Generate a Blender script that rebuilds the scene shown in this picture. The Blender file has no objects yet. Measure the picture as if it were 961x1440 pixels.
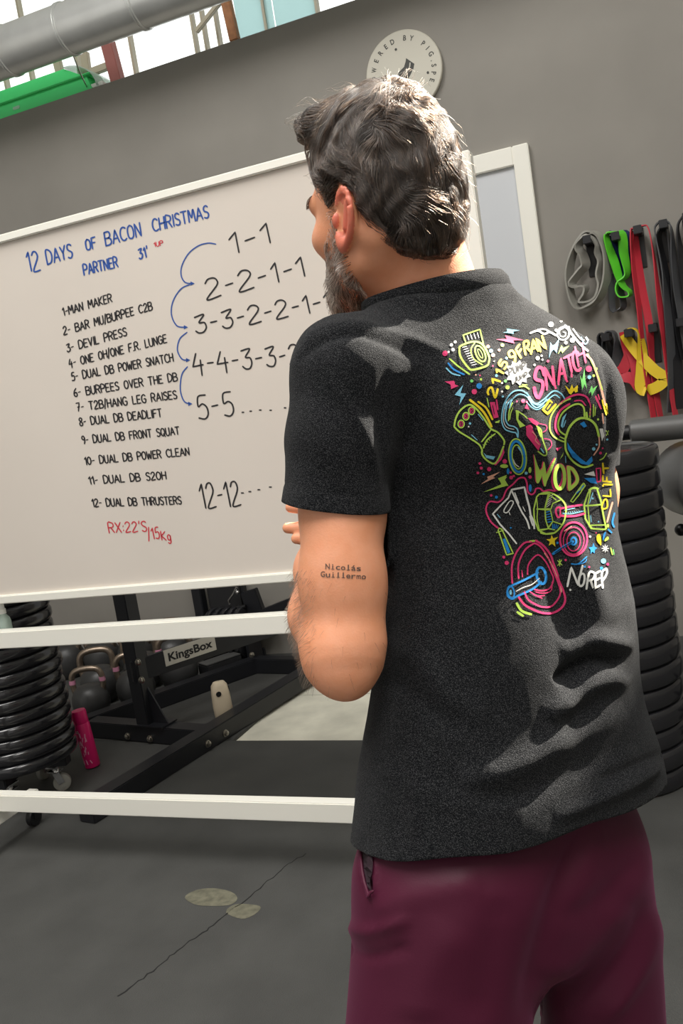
import bpy, bmesh, math, random
import numpy as np
from mathutils import Vector, Matrix
from mathutils.bvhtree import BVHTree
from mathutils.geometry import tessellate_polygon

random.seed(7); RNG = np.random.default_rng(7)
scene = bpy.context.scene
COL = scene.collection

# ------------------------------------------------------------------ camera
W, H, F = 961., 1440., 1270.
YAW, PIT, ROL = math.radians(-22.24), math.radians(-7.06), math.radians(-8.94)
CH = 1.38
_f = Vector((math.sin(YAW)*math.cos(PIT), math.cos(YAW)*math.cos(PIT), math.sin(PIT)))
_r0 = Vector((math.cos(YAW), -math.sin(YAW), 0)); _u0 = _r0.cross(_f)
_c, _s = math.cos(ROL), math.sin(ROL)
CR = _c*_r0 + _s*_u0
CU = -_s*_r0 + _c*_u0
CF = _f
CP = Vector((0, 0, CH))
cam_d = bpy.data.cameras.new('camera'); cam = bpy.data.objects.new('camera', cam_d); COL.objects.link(cam)
cam_d.sensor_fit = 'VERTICAL'; cam_d.sensor_height = 36.0; cam_d.lens = 36.0*F/H
cam_d.clip_start = .02; cam_d.clip_end = 200
cam.matrix_world = Matrix(((CR.x, CU.x, -CF.x, CP.x), (CR.y, CU.y, -CF.y, CP.y), (CR.z, CU.z, -CF.z, CP.z), (0, 0, 0, 1)))
scene.camera = cam

# ------------------------------------------------------------------ exposure, world, sun
vs = scene.view_settings
vs.view_transform = 'Standard'; vs.look = 'None'; vs.gamma = 1.0; vs.exposure = 0.0
try: vs.use_curve_mapping = False
except Exception: pass
scene.display_settings.display_device = 'sRGB'
scene.cycles.max_bounces = 8

world = bpy.data.worlds.new('world'); scene.world = world; world.use_nodes = True
nt = world.node_tree; nt.nodes.clear()
o_ = nt.nodes.new('ShaderNodeOutputWorld'); bg = nt.nodes.new('ShaderNodeBackground')
tc = nt.nodes.new('ShaderNodeTexCoord'); sx = nt.nodes.new('ShaderNodeSeparateXYZ')
mr = nt.nodes.new('ShaderNodeMapRange'); cr = nt.nodes.new('ShaderNodeValToRGB')
nt.links.new(tc.outputs['Generated'], sx.inputs[0]); nt.links.new(sx.outputs['Y'], mr.inputs['Value'])
mr.inputs['From Min'].default_value = -1; mr.inputs['From Max'].default_value = 1
nt.links.new(mr.outputs[0], cr.inputs[0])
e = cr.color_ramp.elements
e[0].position = 0.0; e[0].color = (.62, .60, .565, 1)
e[1].position = 1.0; e[1].color = (1.9, 1.93, 1.9, 1)
k = e.new(.45); k.color = (.66, .64, .61, 1)
k = e.new(.66); k.color = (1.25, 1.27, 1.27, 1)
nt.links.new(cr.outputs[0], bg.inputs[0]); bg.inputs[1].default_value = 1.0
nt.links.new(bg.outputs[0], o_.inputs[0])

SUN_TO = Vector((.50, .55, .67)).normalized()      # towards the sun: to the right, a little behind the man
sd = bpy.data.lights.new('sun', 'SUN'); sd.energy = 25.0; sd.angle = math.radians(.9); sd.color = (1.0, .93, .82)
for nm_, lx_, ly_ in (('added_overhead_light', -2.2, .3), ('added_overhead_light', 1.0, -.6)):  # unseen overhead area lights, added for highlights on the plate rims
    ld = bpy.data.lights.new(nm_, 'AREA'); ld.shape = 'RECTANGLE'; ld.size = 1.5; ld.size_y = 4.; ld.energy = 225; ld.color = (1., .975, .94)
    lo_ = bpy.data.objects.new(nm_, ld); COL.objects.link(lo_); lo_.location = (lx_, ly_, 5.5)
sun = bpy.data.objects.new('sun', sd); COL.objects.link(sun)
sun.rotation_euler = SUN_TO.to_track_quat('Z', 'Y').to_euler(); sun.location = SUN_TO*8

# ------------------------------------------------------------------ points from directions seen by the camera
def ray(px, py):
    return (CF*F + CR*(px-W/2) - CU*(py-H/2)).normalized()
def P(px, py, d):                       # at a depth along the optical axis
    return CP + (CF + CR*((px-W/2)/F) - CU*((py-H/2)/F))*d
def PY(px, py, Y):
    v = ray(px, py); return CP + v*(Y/v.y)
def PZ(px, py, z=0.):
    v = ray(px, py); return CP + v*((z-CH)/v.z)
def proj(p):
    v = Vector(p)-CP; d = v.dot(CF)
    return (W/2 + F*v.dot(CR)/d, H/2 - F*v.dot(CU)/d, d)
def lerp(a, b, t): return a+(b-a)*t

# ------------------------------------------------------------------ materials
def lin(c):
    c = c/255.; return c/12.92 if c <= .04045 else ((c+.055)/1.055)**2.4
def rgb(r, g, b): return (lin(r), lin(g), lin(b), 1)
def mat(name, col, rough=.5, metal=0., noise=0., nscale=20., bump=0., bscale=60., spec=.5, sheen=0., coat=0., trans=0., col2=None, detail=4., sss=0., alpha=1.):
    m = bpy.data.materials.new(name); m.use_nodes = True
    n = m.node_tree; b = n.nodes['Principled BSDF']
    b.inputs['Base Color'].default_value = col; b.inputs['Roughness'].default_value = rough
    b.inputs['Metallic'].default_value = metal
    b.inputs['Specular IOR Level'].default_value = spec
    if sheen: b.inputs['Sheen Weight'].default_value = sheen; b.inputs['Sheen Roughness'].default_value = .45
    if coat: b.inputs['Coat Weight'].default_value = coat; b.inputs['Coat Roughness'].default_value = .08
    if trans: b.inputs['Transmission Weight'].default_value = trans
    if sss:
        b.inputs['Subsurface Weight'].default_value = sss; b.inputs['Subsurface Radius'].default_value = (1., .35, .2); b.inputs['Subsurface Scale'].default_value = .008
    if alpha < 1: b.inputs['Alpha'].default_value = alpha
    if noise or bump:
        t = n.nodes.new('ShaderNodeTexCoord')
    if noise:
        x = n.nodes.new('ShaderNodeTexNoise'); x.inputs['Scale'].default_value = nscale; x.inputs['Detail'].default_value = detail
        n.links.new(t.outputs['Object'], x.inputs['Vector'])
        r = n.nodes.new('ShaderNodeValToRGB'); r.color_ramp.elements[0].position = .3; r.color_ramp.elements[1].position = .7
        c2 = col2 or tuple(min(1, c*(1+noise)) for c in col[:3])+(1,)
        c1 = col if col2 else tuple(c*(1-noise) for c in col[:3])+(1,)
        r.color_ramp.elements[0].color = c1; r.color_ramp.elements[1].color = c2
        n.links.new(x.outputs['Fac'], r.inputs[0]); n.links.new(r.outputs[0], b.inputs['Base Color'])
    if bump:
        y = n.nodes.new('ShaderNodeTexNoise'); y.inputs['Scale'].default_value = bscale; y.inputs['Detail'].default_value = 3
        n.links.new(t.outputs['Object'], y.inputs['Vector'])
        u = n.nodes.new('ShaderNodeBump'); u.inputs['Strength'].default_value = bump; u.inputs['Distance'].default_value = .004
        n.links.new(y.outputs['Fac'], u.inputs['Height']); n.links.new(u.outputs[0], b.inputs['Normal'])
    return m
M = {}
M['wall'] = mat('grey_wall_paint', rgb(140, 136, 129), .75, noise=.07, nscale=2.2, bump=.08, bscale=30, detail=6)
M['wallside'] = mat('side_wall_paint', rgb(150, 148, 140), .8, noise=.05, nscale=2)
M['rubber'] = mat('rubber_flooring', rgb(67, 67, 65), .72, noise=.16, nscale=5, bump=.35, bscale=260, detail=9)
M['concrete'] = mat('concrete', rgb(222, 219, 202), .8, noise=.16, nscale=6, bump=.2, bscale=50, detail=8)
M['whiteframe'] = mat('white_enamel', rgb(242, 240, 230), .35)
M['board'] = mat('whiteboard_surface', rgb(217, 208, 198), .16, noise=.015, nscale=3, spec=.45)
M['black_steel'] = mat('black_powder_coat', rgb(26, 27, 31), .42, bump=.08, bscale=300)
M['steel'] = mat('brushed_steel', rgb(170, 165, 155), .32, 1.)
M['chrome'] = mat('chrome', rgb(215, 215, 215), .15, 1.)
M['plate'] = mat('black_bumper_rubber', rgb(36, 36, 39), .16, spec=.75)
M['kbody'] = mat('kettlebell_iron', rgb(52, 52, 52), .42, bump=.12, bscale=160)
M['khandle'] = mat('worn_steel_handle', rgb(150, 135, 120), .38, .9, noise=.2, nscale=40)
M['pinkband'] = mat('pink_tape', rgb(196, 132, 158), .5)
M['yellowband'] = mat('yellow_tape', rgb(214, 178, 50), .5)
M['duct'] = mat('galvanised_duct', rgb(232, 234, 232), .3, .65, noise=.06, nscale=6)
M['green'] = mat('green_plastic', rgb(84, 226, 132), .35, spec=.5)
M['clear'] = mat('clear_plastic', rgb(205, 225, 215), .25, alpha=.55)
M['rust'] = mat('red_oxide_steel', rgb(150, 92, 86), .6)
M['rust2'] = mat('rusty_steel', rgb(150, 100, 62), .65, noise=.2, nscale=30)
M['winframe'] = mat('window_steel', rgb(168, 160, 140), .5)
M['doorleaf'] = mat('door_leaf_paint', rgb(205, 208, 212), .45)
M['pad'] = mat('black_vinyl', rgb(84, 84, 83), .42, bump=.05, bscale=80)
M['paddark'] = mat('black_vinyl_end', rgb(34, 34, 36), .5)
M['pink'] = mat('pink_plastic', rgb(222, 30, 110), .3)
M['pinkpale'] = mat('pink_label_print', rgb(235, 170, 195), .35)
M['white'] = mat('white_plastic', rgb(232, 232, 228), .4)
M['beige'] = mat('beige_plastic', rgb(205, 190, 165), .45)
M['dark'] = mat('black_plastic', rgb(18, 18, 20), .4)
M['silverplate'] = mat('silver_nameplate', rgb(190, 186, 176), .4, .3)
M['ink_black'] = mat('black_marker_ink', rgb(42, 40, 42), .5)
M['ink_blue'] = mat('blue_marker_ink', rgb(46, 84, 160), .5)
M['ink_red'] = mat('red_marker_ink', rgb(205, 60, 72), .5)
M['signface'] = mat('sign_face', rgb(196, 192, 178), .5)
M['signink'] = mat('sign_print', rgb(62, 62, 58), .6)
M['b_grey'] = mat('grey_latex', rgb(150, 148, 140), .5)
M['b_green'] = mat('green_latex', rgb(95, 205, 50), .45)
M['b_blue'] = mat('navy_latex', rgb(24, 36, 82), .45)
M['b_red'] = mat('red_latex', rgb(196, 52, 66), .42)
M['b_black'] = mat('black_latex', rgb(34, 34, 37), .4)
M['b_char'] = mat('charcoal_latex', rgb(72, 73, 76), .4)
M['b_yellow'] = mat('yellow_fabric', rgb(228, 196, 40), .6)
M['stain'] = mat('dried_chalk_stain', rgb(104, 102, 86), .85, noise=.3, nscale=40)
M['crack'] = mat('rubber_seam', rgb(24, 24, 24), .9)

# window panes: thin glass that passes most light
def glass(name, tint, rough, mix, translucent=False):
    m = bpy.data.materials.new(name); m.use_nodes = True; n = m.node_tree; n.nodes.clear()
    o = n.nodes.new('ShaderNodeOutputMaterial'); mx = n.nodes.new('ShaderNodeMixShader'); mx.inputs[0].default_value = mix
    t = n.nodes.new('ShaderNodeBsdfTransparent'); t.inputs[0].default_value = tint
    if translucent:
        g = n.nodes.new('ShaderNodeBsdfTranslucent'); g.inputs[0].default_value = tint
    else:
        g = n.nodes.new('ShaderNodeBsdfGlossy'); g.inputs['Roughness'].default_value = rough
    n.links.new(t.outputs[0], mx.inputs[1]); n.links.new(g.outputs[0], mx.inputs[2]); n.links.new(mx.outputs[0], o.inputs[0])
    return m
M['pane'] = glass('window_glass', (.97, .98, .97, 1), .05, .06)
M['frost'] = glass('frosted_glass', (.62, .74, .74, 1), .3, .55, True)

# ------------------------------------------------------------------ mesh helpers
class MB:
    def __init__(s): s.v = []; s.f = []; s.mi = []; s.cm = 0
    def add(s, vs, fs):
        o = len(s.v); s.v += [tuple(x) for x in vs]
        for q in fs: s.f.append(tuple(i+o for i in q)); s.mi.append(s.cm)
    def box(s, c, size, ax=None, bev=0.):
        ax = ax or (Vector((1, 0, 0)), Vector((0, 1, 0)), Vector((0, 0, 1)))
        c = Vector(c); h = [x/2 for x in size]
        if bev <= 0:
            vs = [c+ax[0]*(i*h[0])+ax[1]*(j*h[1])+ax[2]*(k*h[2]) for i in (-1, 1) for j in (-1, 1) for k in (-1, 1)]
            s.add(vs, [(0, 1, 3, 2), (4, 6, 7, 5), (0, 4, 5, 1), (2, 3, 7, 6), (0, 2, 6, 4), (1, 5, 7, 3)])
            return
        bm = bmesh.new(); bmesh.ops.create_cube(bm, size=1)
        for v in bm.verts: v.co = Vector((v.co.x*size[0], v.co.y*size[1], v.co.z*size[2]))
        bmesh.ops.bevel(bm, geom=bm.edges[:], offset=bev, segments=2, affect='EDGES')
        bm.verts.index_update()
        s.add([c+ax[0]*v.co.x+ax[1]*v.co.y+ax[2]*v.co.z for v in bm.verts], [[v.index for v in f.verts] for f in bm.faces]); bm.free()
    def boxx(s, x0, x1, y0, y1, z0, z1, bev=0.):
        s.box(((x0+x1)/2, (y0+y1)/2, (z0+z1)/2), (abs(x1-x0), abs(y1-y0), abs(z1-z0)), None, bev)
    def beam(s, a, b, w, h, up=Vector((0, 0, 1)), bev=.004):
        a = Vector(a); b = Vector(b); d = (b-a); L = d.length; d.normalize()
        sd = d.cross(up).normalized(); u = sd.cross(d)
        s.box((a+b)/2, (L, w, h), (d, sd, u), bev)
    def tube(s, pts, r, n=10, cap=True, closed=False):
        pts = [Vector(p) for p in pts]; m = len(pts)
        rs = r if isinstance(r, (list, tuple)) else [r]*m
        t0 = (pts[1]-pts[0]).normalized(); ref = Vector((0, 0, 1)) if abs(t0.z) < .9 else Vector((1, 0, 0))
        u = t0.cross(ref).normalized(); vs = []
        for i, p in enumerate(pts):
            if closed: t = (pts[(i+1) % m]-pts[i-1]).normalized()
            else: t = (pts[min(i+1, m-1)]-pts[max(i-1, 0)]).normalized()
            u = (u-t*u.dot(t)).normalized(); w = t.cross(u)
            for k in range(n):
                a = 2*math.pi*k/n; vs.append(p+(u*math.cos(a)+w*math.sin(a))*rs[i])
        fs = []
        for i in range(m if closed else m-1):
            j = (i+1) % m
            for k in range(n): fs.append((i*n+k, i*n+(k+1) % n, j*n+(k+1) % n, j*n+k))
        if cap and not closed: fs += [tuple(range(n))[::-1], tuple(range((m-1)*n, m*n))]
        s.add(vs, fs)
    def lathe(s, prof, c, ax=Vector((0, 0, 1)), n=32, caps=True):   # prof: (radius, height)
        c = Vector(c); ax = Vector(ax).normalized(); ref = Vector((0, 0, 1)) if abs(ax.z) < .9 else Vector((1, 0, 0))
        u = ref.cross(ax).normalized(); w = ax.cross(u); vs = []
        for r, h in prof:
            for k in range(n):
                a = 2*math.pi*k/n; vs.append(c+ax*h+(u*math.cos(a)+w*math.sin(a))*r)
        fs = []; m = len(prof)
        for i in range(m-1):
            for k in range(n): fs.append((i*n+k, i*n+(k+1) % n, (i+1)*n+(k+1) % n, (i+1)*n+k))
        if caps: fs += [tuple(range(n))[::-1], tuple(range((m-1)*n, m*n))]
        s.add(vs, fs)
    def ribbon(s, pts, dirs, w, th):      # a strap: path, width directions, width and thickness
        pts = [Vector(p) for p in pts]; m = len(pts); vs = []
        ws = w if isinstance(w, (list, tuple)) else [w]*m
        for i, p in enumerate(pts):
            t = (pts[min(i+1, m-1)]-pts[max(i-1, 0)]).normalized(); d = Vector(dirs[i]); d = (d-t*d.dot(t)).normalized(); nn = t.cross(d)
            for a, b in ((-1, -1), (1, -1), (1, 1), (-1, 1)): vs.append(p+d*(a*ws[i]/2)+nn*(b*th/2))
        fs = []
        for i in range(m-1):
            for k in range(4): fs.append((i*4+k, i*4+(k+1) % 4, (i+1)*4+(k+1) % 4, (i+1)*4+k))
        fs += [(3, 2, 1, 0), tuple((m-1)*4+k for k in range(4))]
        s.add(vs, fs)
    def sphere(s, c, r, n=16, sc=(1, 1, 1)):
        prof = [(max(1e-4, r*math.sin(math.pi*i/n)), -r*math.cos(math.pi*i/n)) for i in range(n+1)]
        o = len(s.v); s.lathe(prof, (0, 0, 0), n=2*n)
        for i in range(o, len(s.v)): s.v[i] = (c[0]+s.v[i][0]*sc[0], c[1]+s.v[i][1]*sc[1], c[2]+s.v[i][2]*sc[2])
    def build(s, name, mats, parent=None, smooth=True, angle=40, loc=None):
        me = bpy.data.meshes.new(name); vs = s.v
        if loc is not None: vs = [(x-loc[0], y-loc[1], z-loc[2]) for x, y, z in vs]
        me.from_pydata(vs, [], s.f)
        for m in (mats if isinstance(mats, (list, tuple)) else [mats]): me.materials.append(m)
        me.polygons.foreach_set('material_index', s.mi)
        bm = bmesh.new(); bm.from_mesh(me); bmesh.ops.recalc_face_normals(bm, faces=bm.faces[:]); bm.to_mesh(me); bm.free()
        if smooth:
            me.polygons.foreach_set('use_smooth', [True]*len(me.polygons))
            me.set_sharp_from_angle(angle=math.radians(angle))
        ob = bpy.data.objects.new(name, me); COL.objects.link(ob)
        if loc is not None and parent is None: ob.location = loc
        if parent is not None:
            ob.parent = parent
            if loc is None:
                ob.matrix_parent_inverse = parent.matrix_basis.inverted()
        return ob
def tag(o, label=None, cat=None, group=None, kind=None):
    if label: o['label'] = label
    if cat: o['category'] = cat
    if group: o['group'] = group
    if kind: o['kind'] = kind
    return o
def empty(name, loc, label, cat, group=None):
    o = bpy.data.objects.new(name, None); COL.objects.link(o); o.location = loc; o.empty_display_size = .1
    return tag(o, label, cat, group)
def kids(o): return [c for c in COL.objects if c.parent is o]
def copy_tree(o, loc=None):
    c = o.copy(); COL.objects.link(c)
    for a in kids(o):
        b = a.copy(); COL.objects.link(b); b.parent = c
        for g in kids(a):
            d = g.copy(); COL.objects.link(d); d.parent = b
    if loc is not None: c.location = loc
    return c
def crom(pts, step):                     # smooth a 2-D polyline, resampled
    pts = [np.array(p, float) for p in pts]
    if len(pts) < 3: out = pts
    else:
        out = []
        cl = np.allclose(pts[0], pts[-1])
        for i in range(len(pts)-1):
            p0 = pts[i-1] if i > 0 else (pts[-2] if cl else pts[0]); p1 = pts[i]; p2 = pts[i+1]
            p3 = pts[i+2] if i+2 < len(pts) else (pts[1] if cl else pts[-1])
            n = max(2, int(np.linalg.norm(p2-p1)/step)+1)
            for k in range(n):
                t = k/n
                out.append(.5*((2*p1)+(-p0+p2)*t+(2*p0-5*p1+4*p2-p3)*t*t+(-p0+3*p1-3*p2+p3)*t**3))
        out.append(pts[-1])
    res = [out[0]]
    for a, b in zip(out[:-1], out[1:]):
        L = np.linalg.norm(b-a); n = max(1, int(L/step))
        for k in range(1, n+1): res.append(a+(b-a)*k/n)
    return res
# ================================================================== the room
YW = 4.5                                 # the grey wall
ZT = PY(240, 87, YW).z                   # its top
XL, XR, YB = -6.5, 2.2, -3.0
def struct(mb, name, m, **k):
    o = mb.build(name, m, **k); o['kind'] = 'structure'; return o
mb = MB(); mb.boxx(XL, XR, YB, YW+.3, -.17, -.014); struct(mb, 'floor', M['concrete'])
mb = MB()
yj = PZ(430, 1041).y; xc = PZ(331, 1038).x
mb.boxx(XL, XR, YB, yj, -.0138, 0, .0015); mb.boxx(XL, xc, yj+.002, YW, -.0138, 0, .0015); mb.boxx(-.55, XR, yj+.002, YW, -.0138, 0, .0015)
mat_o = struct(mb, 'floor.001', M['rubber'])
mat_o['label'] = 'dark grey rubber gym flooring'
# expansion joint in the concrete strip
mb = MB(); yj2 = PZ(420, 974).y; mb.boxx(xc, -.55, yj2-.003, yj2+.003, -.0142, -.0128); struct(mb, 'trim_1', mat('concrete_joint', rgb(190, 188, 172), .8))
mb = MB()
mb.boxx(XL, XR, YW, YW+.30, -.02, ZT)
wall = struct(mb, 'wall_back', M['wall'])
mb = MB(); mb.boxx(XL-.2, XL, YB, YW+.3, -.02, 5.6); struct(mb, 'wall_left', M['wallside'])
# unseen right-hand wall added to block the sun, its opening sized to light the man
oy0, oy1, oz0, oz1 = 3.2, 4.46, 4.10, 5.45
mb = MB()
mb.boxx(XR, XR+.2, YB, oy0, -.02, 6.6); mb.boxx(XR, XR+.2, oy1, YW+2.6, -.02, 6.6); mb.boxx(XR, XR+.2, oy0, oy1, -.02, oz0); mb.boxx(XR, XR+.2, oy0, oy1, oz1, 6.6)
struct(mb, 'wall_right_sun_block', M['wallside'])
mb = MB(); mb.boxx(XL, XR+.2, YB, YW+2.6, 5.6, 5.75); struct(mb, 'ceiling_sun_block', M['wallside'])  # unseen roof slab with eave, added to keep sun off the floor
# clerestory window above the wall
YG = YW+.24
wz1 = 5.6
wmb = MB()
def wx(px, py): return PY(px, py, YG).x
mx_ = [wx(278, 71), wx(292, 66), wx(310, 60), wx(192, 102), wx(118, 128), wx(47, 115), wx(12, 128), wx(376, 40), wx(447, 15)]
step = abs(mx_[0]-mx_[3])
for x in mx_: wmb.boxx(x-.007, x+.007, YG-.02, YG+.02, ZT, wz1)
for k_ in range(1, 8): wmb.boxx(max(mx_)+.42*k_-.007, max(mx_)+.42*k_+.007, YG-.02, YG+.02, ZT, wz1)
for k_ in range(1, 7): wmb.boxx(min(mx_)-.42*k_-.007, min(mx_)-.42*k_+.007, YG-.02, YG+.02, ZT, wz1)
for z in (ZT+.012, wz1-.02, ZT+1.1): wmb.boxx(XL, XR, YG-.025, YG+.025, z-.012, z+.012)
win = struct(wmb, 'window_1', M['winframe'])
pn_ = MB(); pn_.boxx(XL, XR, YG-.003, YG+.003, ZT, wz1); pn_.build('pane', M['pane'], win)
fr = MB(); fr.boxx(wx(337, 50), wx(387, 33), YG-.009, YG-.005, ZT+.02, wz1); o = fr.build('frosted_pane', M['frost'], win); o['label'] = 'bluish frosted pane'
fr = MB(); fr.boxx(wx(389, 33), wx(444, 12), YG-.009, YG-.005, ZT+.02, wz1); o = fr.build('frosted_pane', M['frost'], win)
# steel behind / in front of the glass
mb = MB(); a = PY(163, 112, YW+.12); b = PY(149, 58, YW+.12); d_ = (b-a).normalized(); mb.beam(a-d_*.1+Vector((0, .02, 0)), b+d_*1.2, .07, .055, Vector((0, 1, 0)))
t = struct(mb, 'column_1', M['rust']); t['label'] = 'reddish steel upright in front of the high window'
mb = MB(); a = PY(330, 53, YW+.12); b = PY(318, 0, YW+.12); mb.beam(a-(b-a)*.1, b+(b-a)*3, .05, .045, Vector((0, 1, 0)))
t = struct(mb, 'column_2', M['rust2'])
mb = MB(); a = PY(276, 45, YW+.12); b = PY(308, 5, YW+.12); mb.beam(a, b+(b-a)*1.2, .025, .025, Vector((0, 1, 0)))
struct(mb, 'trim_2', M['winframe'])
mb = MB(); a = PY(125, 90, YW+.14); b = PY(152, 98, YW+.14); mb.beam(PY(128, 102, YW+.14), PY(152, 93, YW+.14), .03, .04); mb.beam(PY(123, 105, YW+.14), PY(119, 74, YW+.14), .05, .03, Vector((0, 1, 0))); mb.beam(PY(85, 104, YW+.14), PY(80, 84, YW+.14), .05, .03, Vector((0, 1, 0)))
struct(mb, 'trim_3', M['winframe'])
# door with a white frame, mostly behind the man
yd = YW-.035
TR = PY(742, 200, yd); zt = TR.z; xr_ = TR.x; wd = .075; xl_ = xr_-.98
dm = MB()
dm.boxx(xr_-wd, xr_, yd, YW+.002, -.013, zt, .004); dm.boxx(xl_, xl_+wd, yd, YW+.002, -.013, zt, .004); dm.boxx(xl_+wd, xr_-wd, yd, YW+.002, zt-wd*1.15, zt, .004)
door = struct(dm, 'door_1', M['whiteframe'])
lf_ = MB(); lf_.boxx(xl_+wd, xr_-wd, YW-.012, YW+.001, -.012, zt-wd*1.15); lf_.build('door_leaf', M['doorleaf'], door)
hd_ = MB(); hd_.lathe([(.026, 0), (.026, .006), (.010, .008), (.010, .05)], (xl_+wd+.07, YW-.012, 1.02), (0, -1, 0), 20); hd_.tube([(xl_+wd+.07, YW-.058, 1.02), (xl_+wd+.13, YW-.06, 1.02), (xl_+wd+.19, YW-.058, 1.02)], .009); hd_.build('door_handle', M['steel'], door)
# seam and scuff in the flooring
cr_ = MB(); pts = [(166, 1402), (190, 1385), (215, 1365), (240, 1345), (262, 1328), (285, 1312), (300, 1300), (320, 1284), (345, 1266), (365, 1248), (390, 1228), (412, 1212), (432, 1200)]
w3 = [PZ(px+random.uniform(-2, 2), py+random.uniform(-1.5, 1.5), .0004) for px, py in crom(pts, 9)]
cr_.ribbon(w3, [Vector((1, .6, 0))]*len(w3), [random.uniform(.0022, .0055) for _ in w3], .0006); o = struct(cr_, 'floor.002', M['crack']); o['label'] = 'ragged seam in the rubber flooring'
def blot(poly, z, name, m):
    pts = [PZ(px, py, z) for px, py in crom(poly+[poly[0]], 6)][:-1]
    mb = MB(); n = len(pts); mb.add(pts, [tuple(range(n))]); o = mb.build(name, m); return tag(o, kind='structure')
blot([(260, 1262), (275, 1252), (300, 1249), (325, 1254), (334, 1263), (325, 1272), (300, 1274), (275, 1272)], .0008, 'floor.003', M['stain'])
blot([(318, 1283), (330, 1272), (355, 1272), (367, 1276), (358, 1286), (340, 1292)], .0007, 'floor.004', M['stain'])
# ================================================================== the person
# signed-distance fields sampled on grids and meshed with surface nets
def f_caps(X, a, b, ra, rb):
    a = np.array(a, float); b = np.array(b, float); d = b-a; L = d@d
    px, py, pz = X[0]-a[0], X[1]-a[1], X[2]-a[2]
    h = np.clip((px*d[0]+py*d[1]+pz*d[2])/L, 0, 1)
    return np.sqrt((px-h*d[0])**2+(py-h*d[1])**2+(pz-h*d[2])**2)-(ra+(rb-ra)*h)
def f_ell(X, c, B, r):                   # B: three axis vectors
    q = [((X[0]-c[0])*B[i][0]+(X[1]-c[1])*B[i][1]+(X[2]-c[2])*B[i][2])/r[i] for i in range(3)]
    k0 = np.sqrt(q[0]**2+q[1]**2+q[2]**2)
    k1 = np.sqrt((q[0]/r[0])**2+(q[1]/r[1])**2+(q[2]/r[2])**2)+1e-9
    return k0*(k0-1)/k1
def smin(a, b, k):
    h = np.clip(.5+.5*(b-a)/k, 0, 1); return b+(a-b)*h-k*h*(1-h)
def smax(a, b, k): return -smin(-a, -b, k)
def nets(fn, lo, hi, h, proj_it=2):
    lo = np.array(lo, float); n = np.maximum(4, np.ceil((np.array(hi)-lo)/h).astype(int)+1)
    ax = [lo[i]+h*np.arange(n[i]) for i in range(3)]
    D = np.broadcast_to(fn((ax[0][:, None, None], ax[1][None, :, None], ax[2][None, None, :])), tuple(n)).astype(np.float32)
    S = D < 0
    c = np.zeros(tuple(n-1), np.int8)
    for i in (0, 1):
        for j in (0, 1):
            for k in (0, 1): c += S[i:n[0]-1+i, j:n[1]-1+j, k:n[2]-1+k]
    act = np.argwhere((c > 0) & (c < 8)); idx = -np.ones(tuple(n-1), np.int64); idx[tuple(act.T)] = np.arange(len(act))
    acc = np.zeros((len(act), 3)); cnt = np.zeros(len(act))
    for a in range(3):
        o = [x for x in range(3) if x != a]
        for u in (0, 1):
            for w in (0, 1):
                d0 = np.zeros(3, int); d0[o[0]] = u; d0[o[1]] = w; d1 = d0.copy(); d1[a] = 1
                A = D[tuple((act+d0).T)]; Bv = D[tuple((act+d1).T)]; m = (A < 0) != (Bv < 0)
                t = np.where(m, A/np.where(m, A-Bv, 1), 0)
                p = np.repeat(d0[None].astype(float), len(act), 0); p[:, a] += t
                acc[m] += p[m]; cnt[m] += 1
    V = lo+h*(act+acc/cnt[:, None])
    Q = []
    for a in range(3):
        o = [x for x in range(3) if x != a]
        s0 = [slice(None)]*3; s1 = [slice(None)]*3; s0[a] = slice(0, -1); s1[a] = slice(1, None)
        A = S[tuple(s0)]; Bv = S[tuple(s1)]; e = np.argwhere(A != Bv)
        ok = (e[:, o[0]] > 0) & (e[:, o[1]] > 0) & (e[:, o[0]] < n[o[0]]-1) & (e[:, o[1]] < n[o[1]]-1); e = e[ok]
        fl = A[tuple(e.T)]
        q = []
        for u, w in ((-1, -1), (0, -1), (0, 0), (-1, 0)):
            g = e.copy(); g[:, o[0]] += u; g[:, o[1]] += w; q.append(idx[tuple(g.T)])
        q = np.stack(q, 1); flip = fl if a != 1 else ~fl
        q[~flip] = q[~flip][:, ::-1]; Q.append(q)
    Q = np.concatenate(Q)
    for _ in range(proj_it):
        f0, g = grad(fn, V)
        V = V-g*np.clip(f0/np.maximum((g*g).sum(1), .05), -h, h)[:, None]*.9
    return V, Q
def grad(fn, V, e=.0006):
    g = np.stack([(fn([V[:, j]+(e if j == i else 0) for j in range(3)])-fn([V[:, j]-(e if j == i else 0) for j in range(3)]))/(2*e) for i in range(3)], 1)
    return fn([V[:, 0], V[:, 1], V[:, 2]]), g
def unit(a): return a/np.maximum(np.linalg.norm(a, axis=-1, keepdims=True), 1e-9)
def clip_mesh(V, Q, hval, drop=None):
    """keep the part of the surface where hval <= 0, cutting the faces the border crosses"""
    V = [tuple(v) for v in V]; out = []; cut = {}
    hv = hval; keep = hv <= 0
    def edge(i, j):
        k_ = (min(i, j), max(i, j))
        if k_ not in cut:
            t = hv[i]/(hv[i]-hv[j]); cut[k_] = len(V)
            V.append(tuple(V[i][c]+(V[j][c]-V[i][c])*t for c in range(3)))
        return cut[k_]
    kc = keep[Q].sum(1)
    out += [tuple(q) for q in Q[kc == 4]]
    for q in Q[(kc > 0) & (kc < 4)]:
        poly = []
        for a in range(4):
            i, j = int(q[a]), int(q[(a+1) % 4])
            if keep[i]: poly.append(i)
            if keep[i] != keep[j]: poly.append(edge(i, j))
        if len(poly) >= 3: out.append(tuple(poly))
    used = sorted({i for p in out for i in p}); rm = {u: k for k, u in enumerate(used)}
    return np.array([V[u] for u in used]), [tuple(rm[i] for i in p) for p in out]
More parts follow.
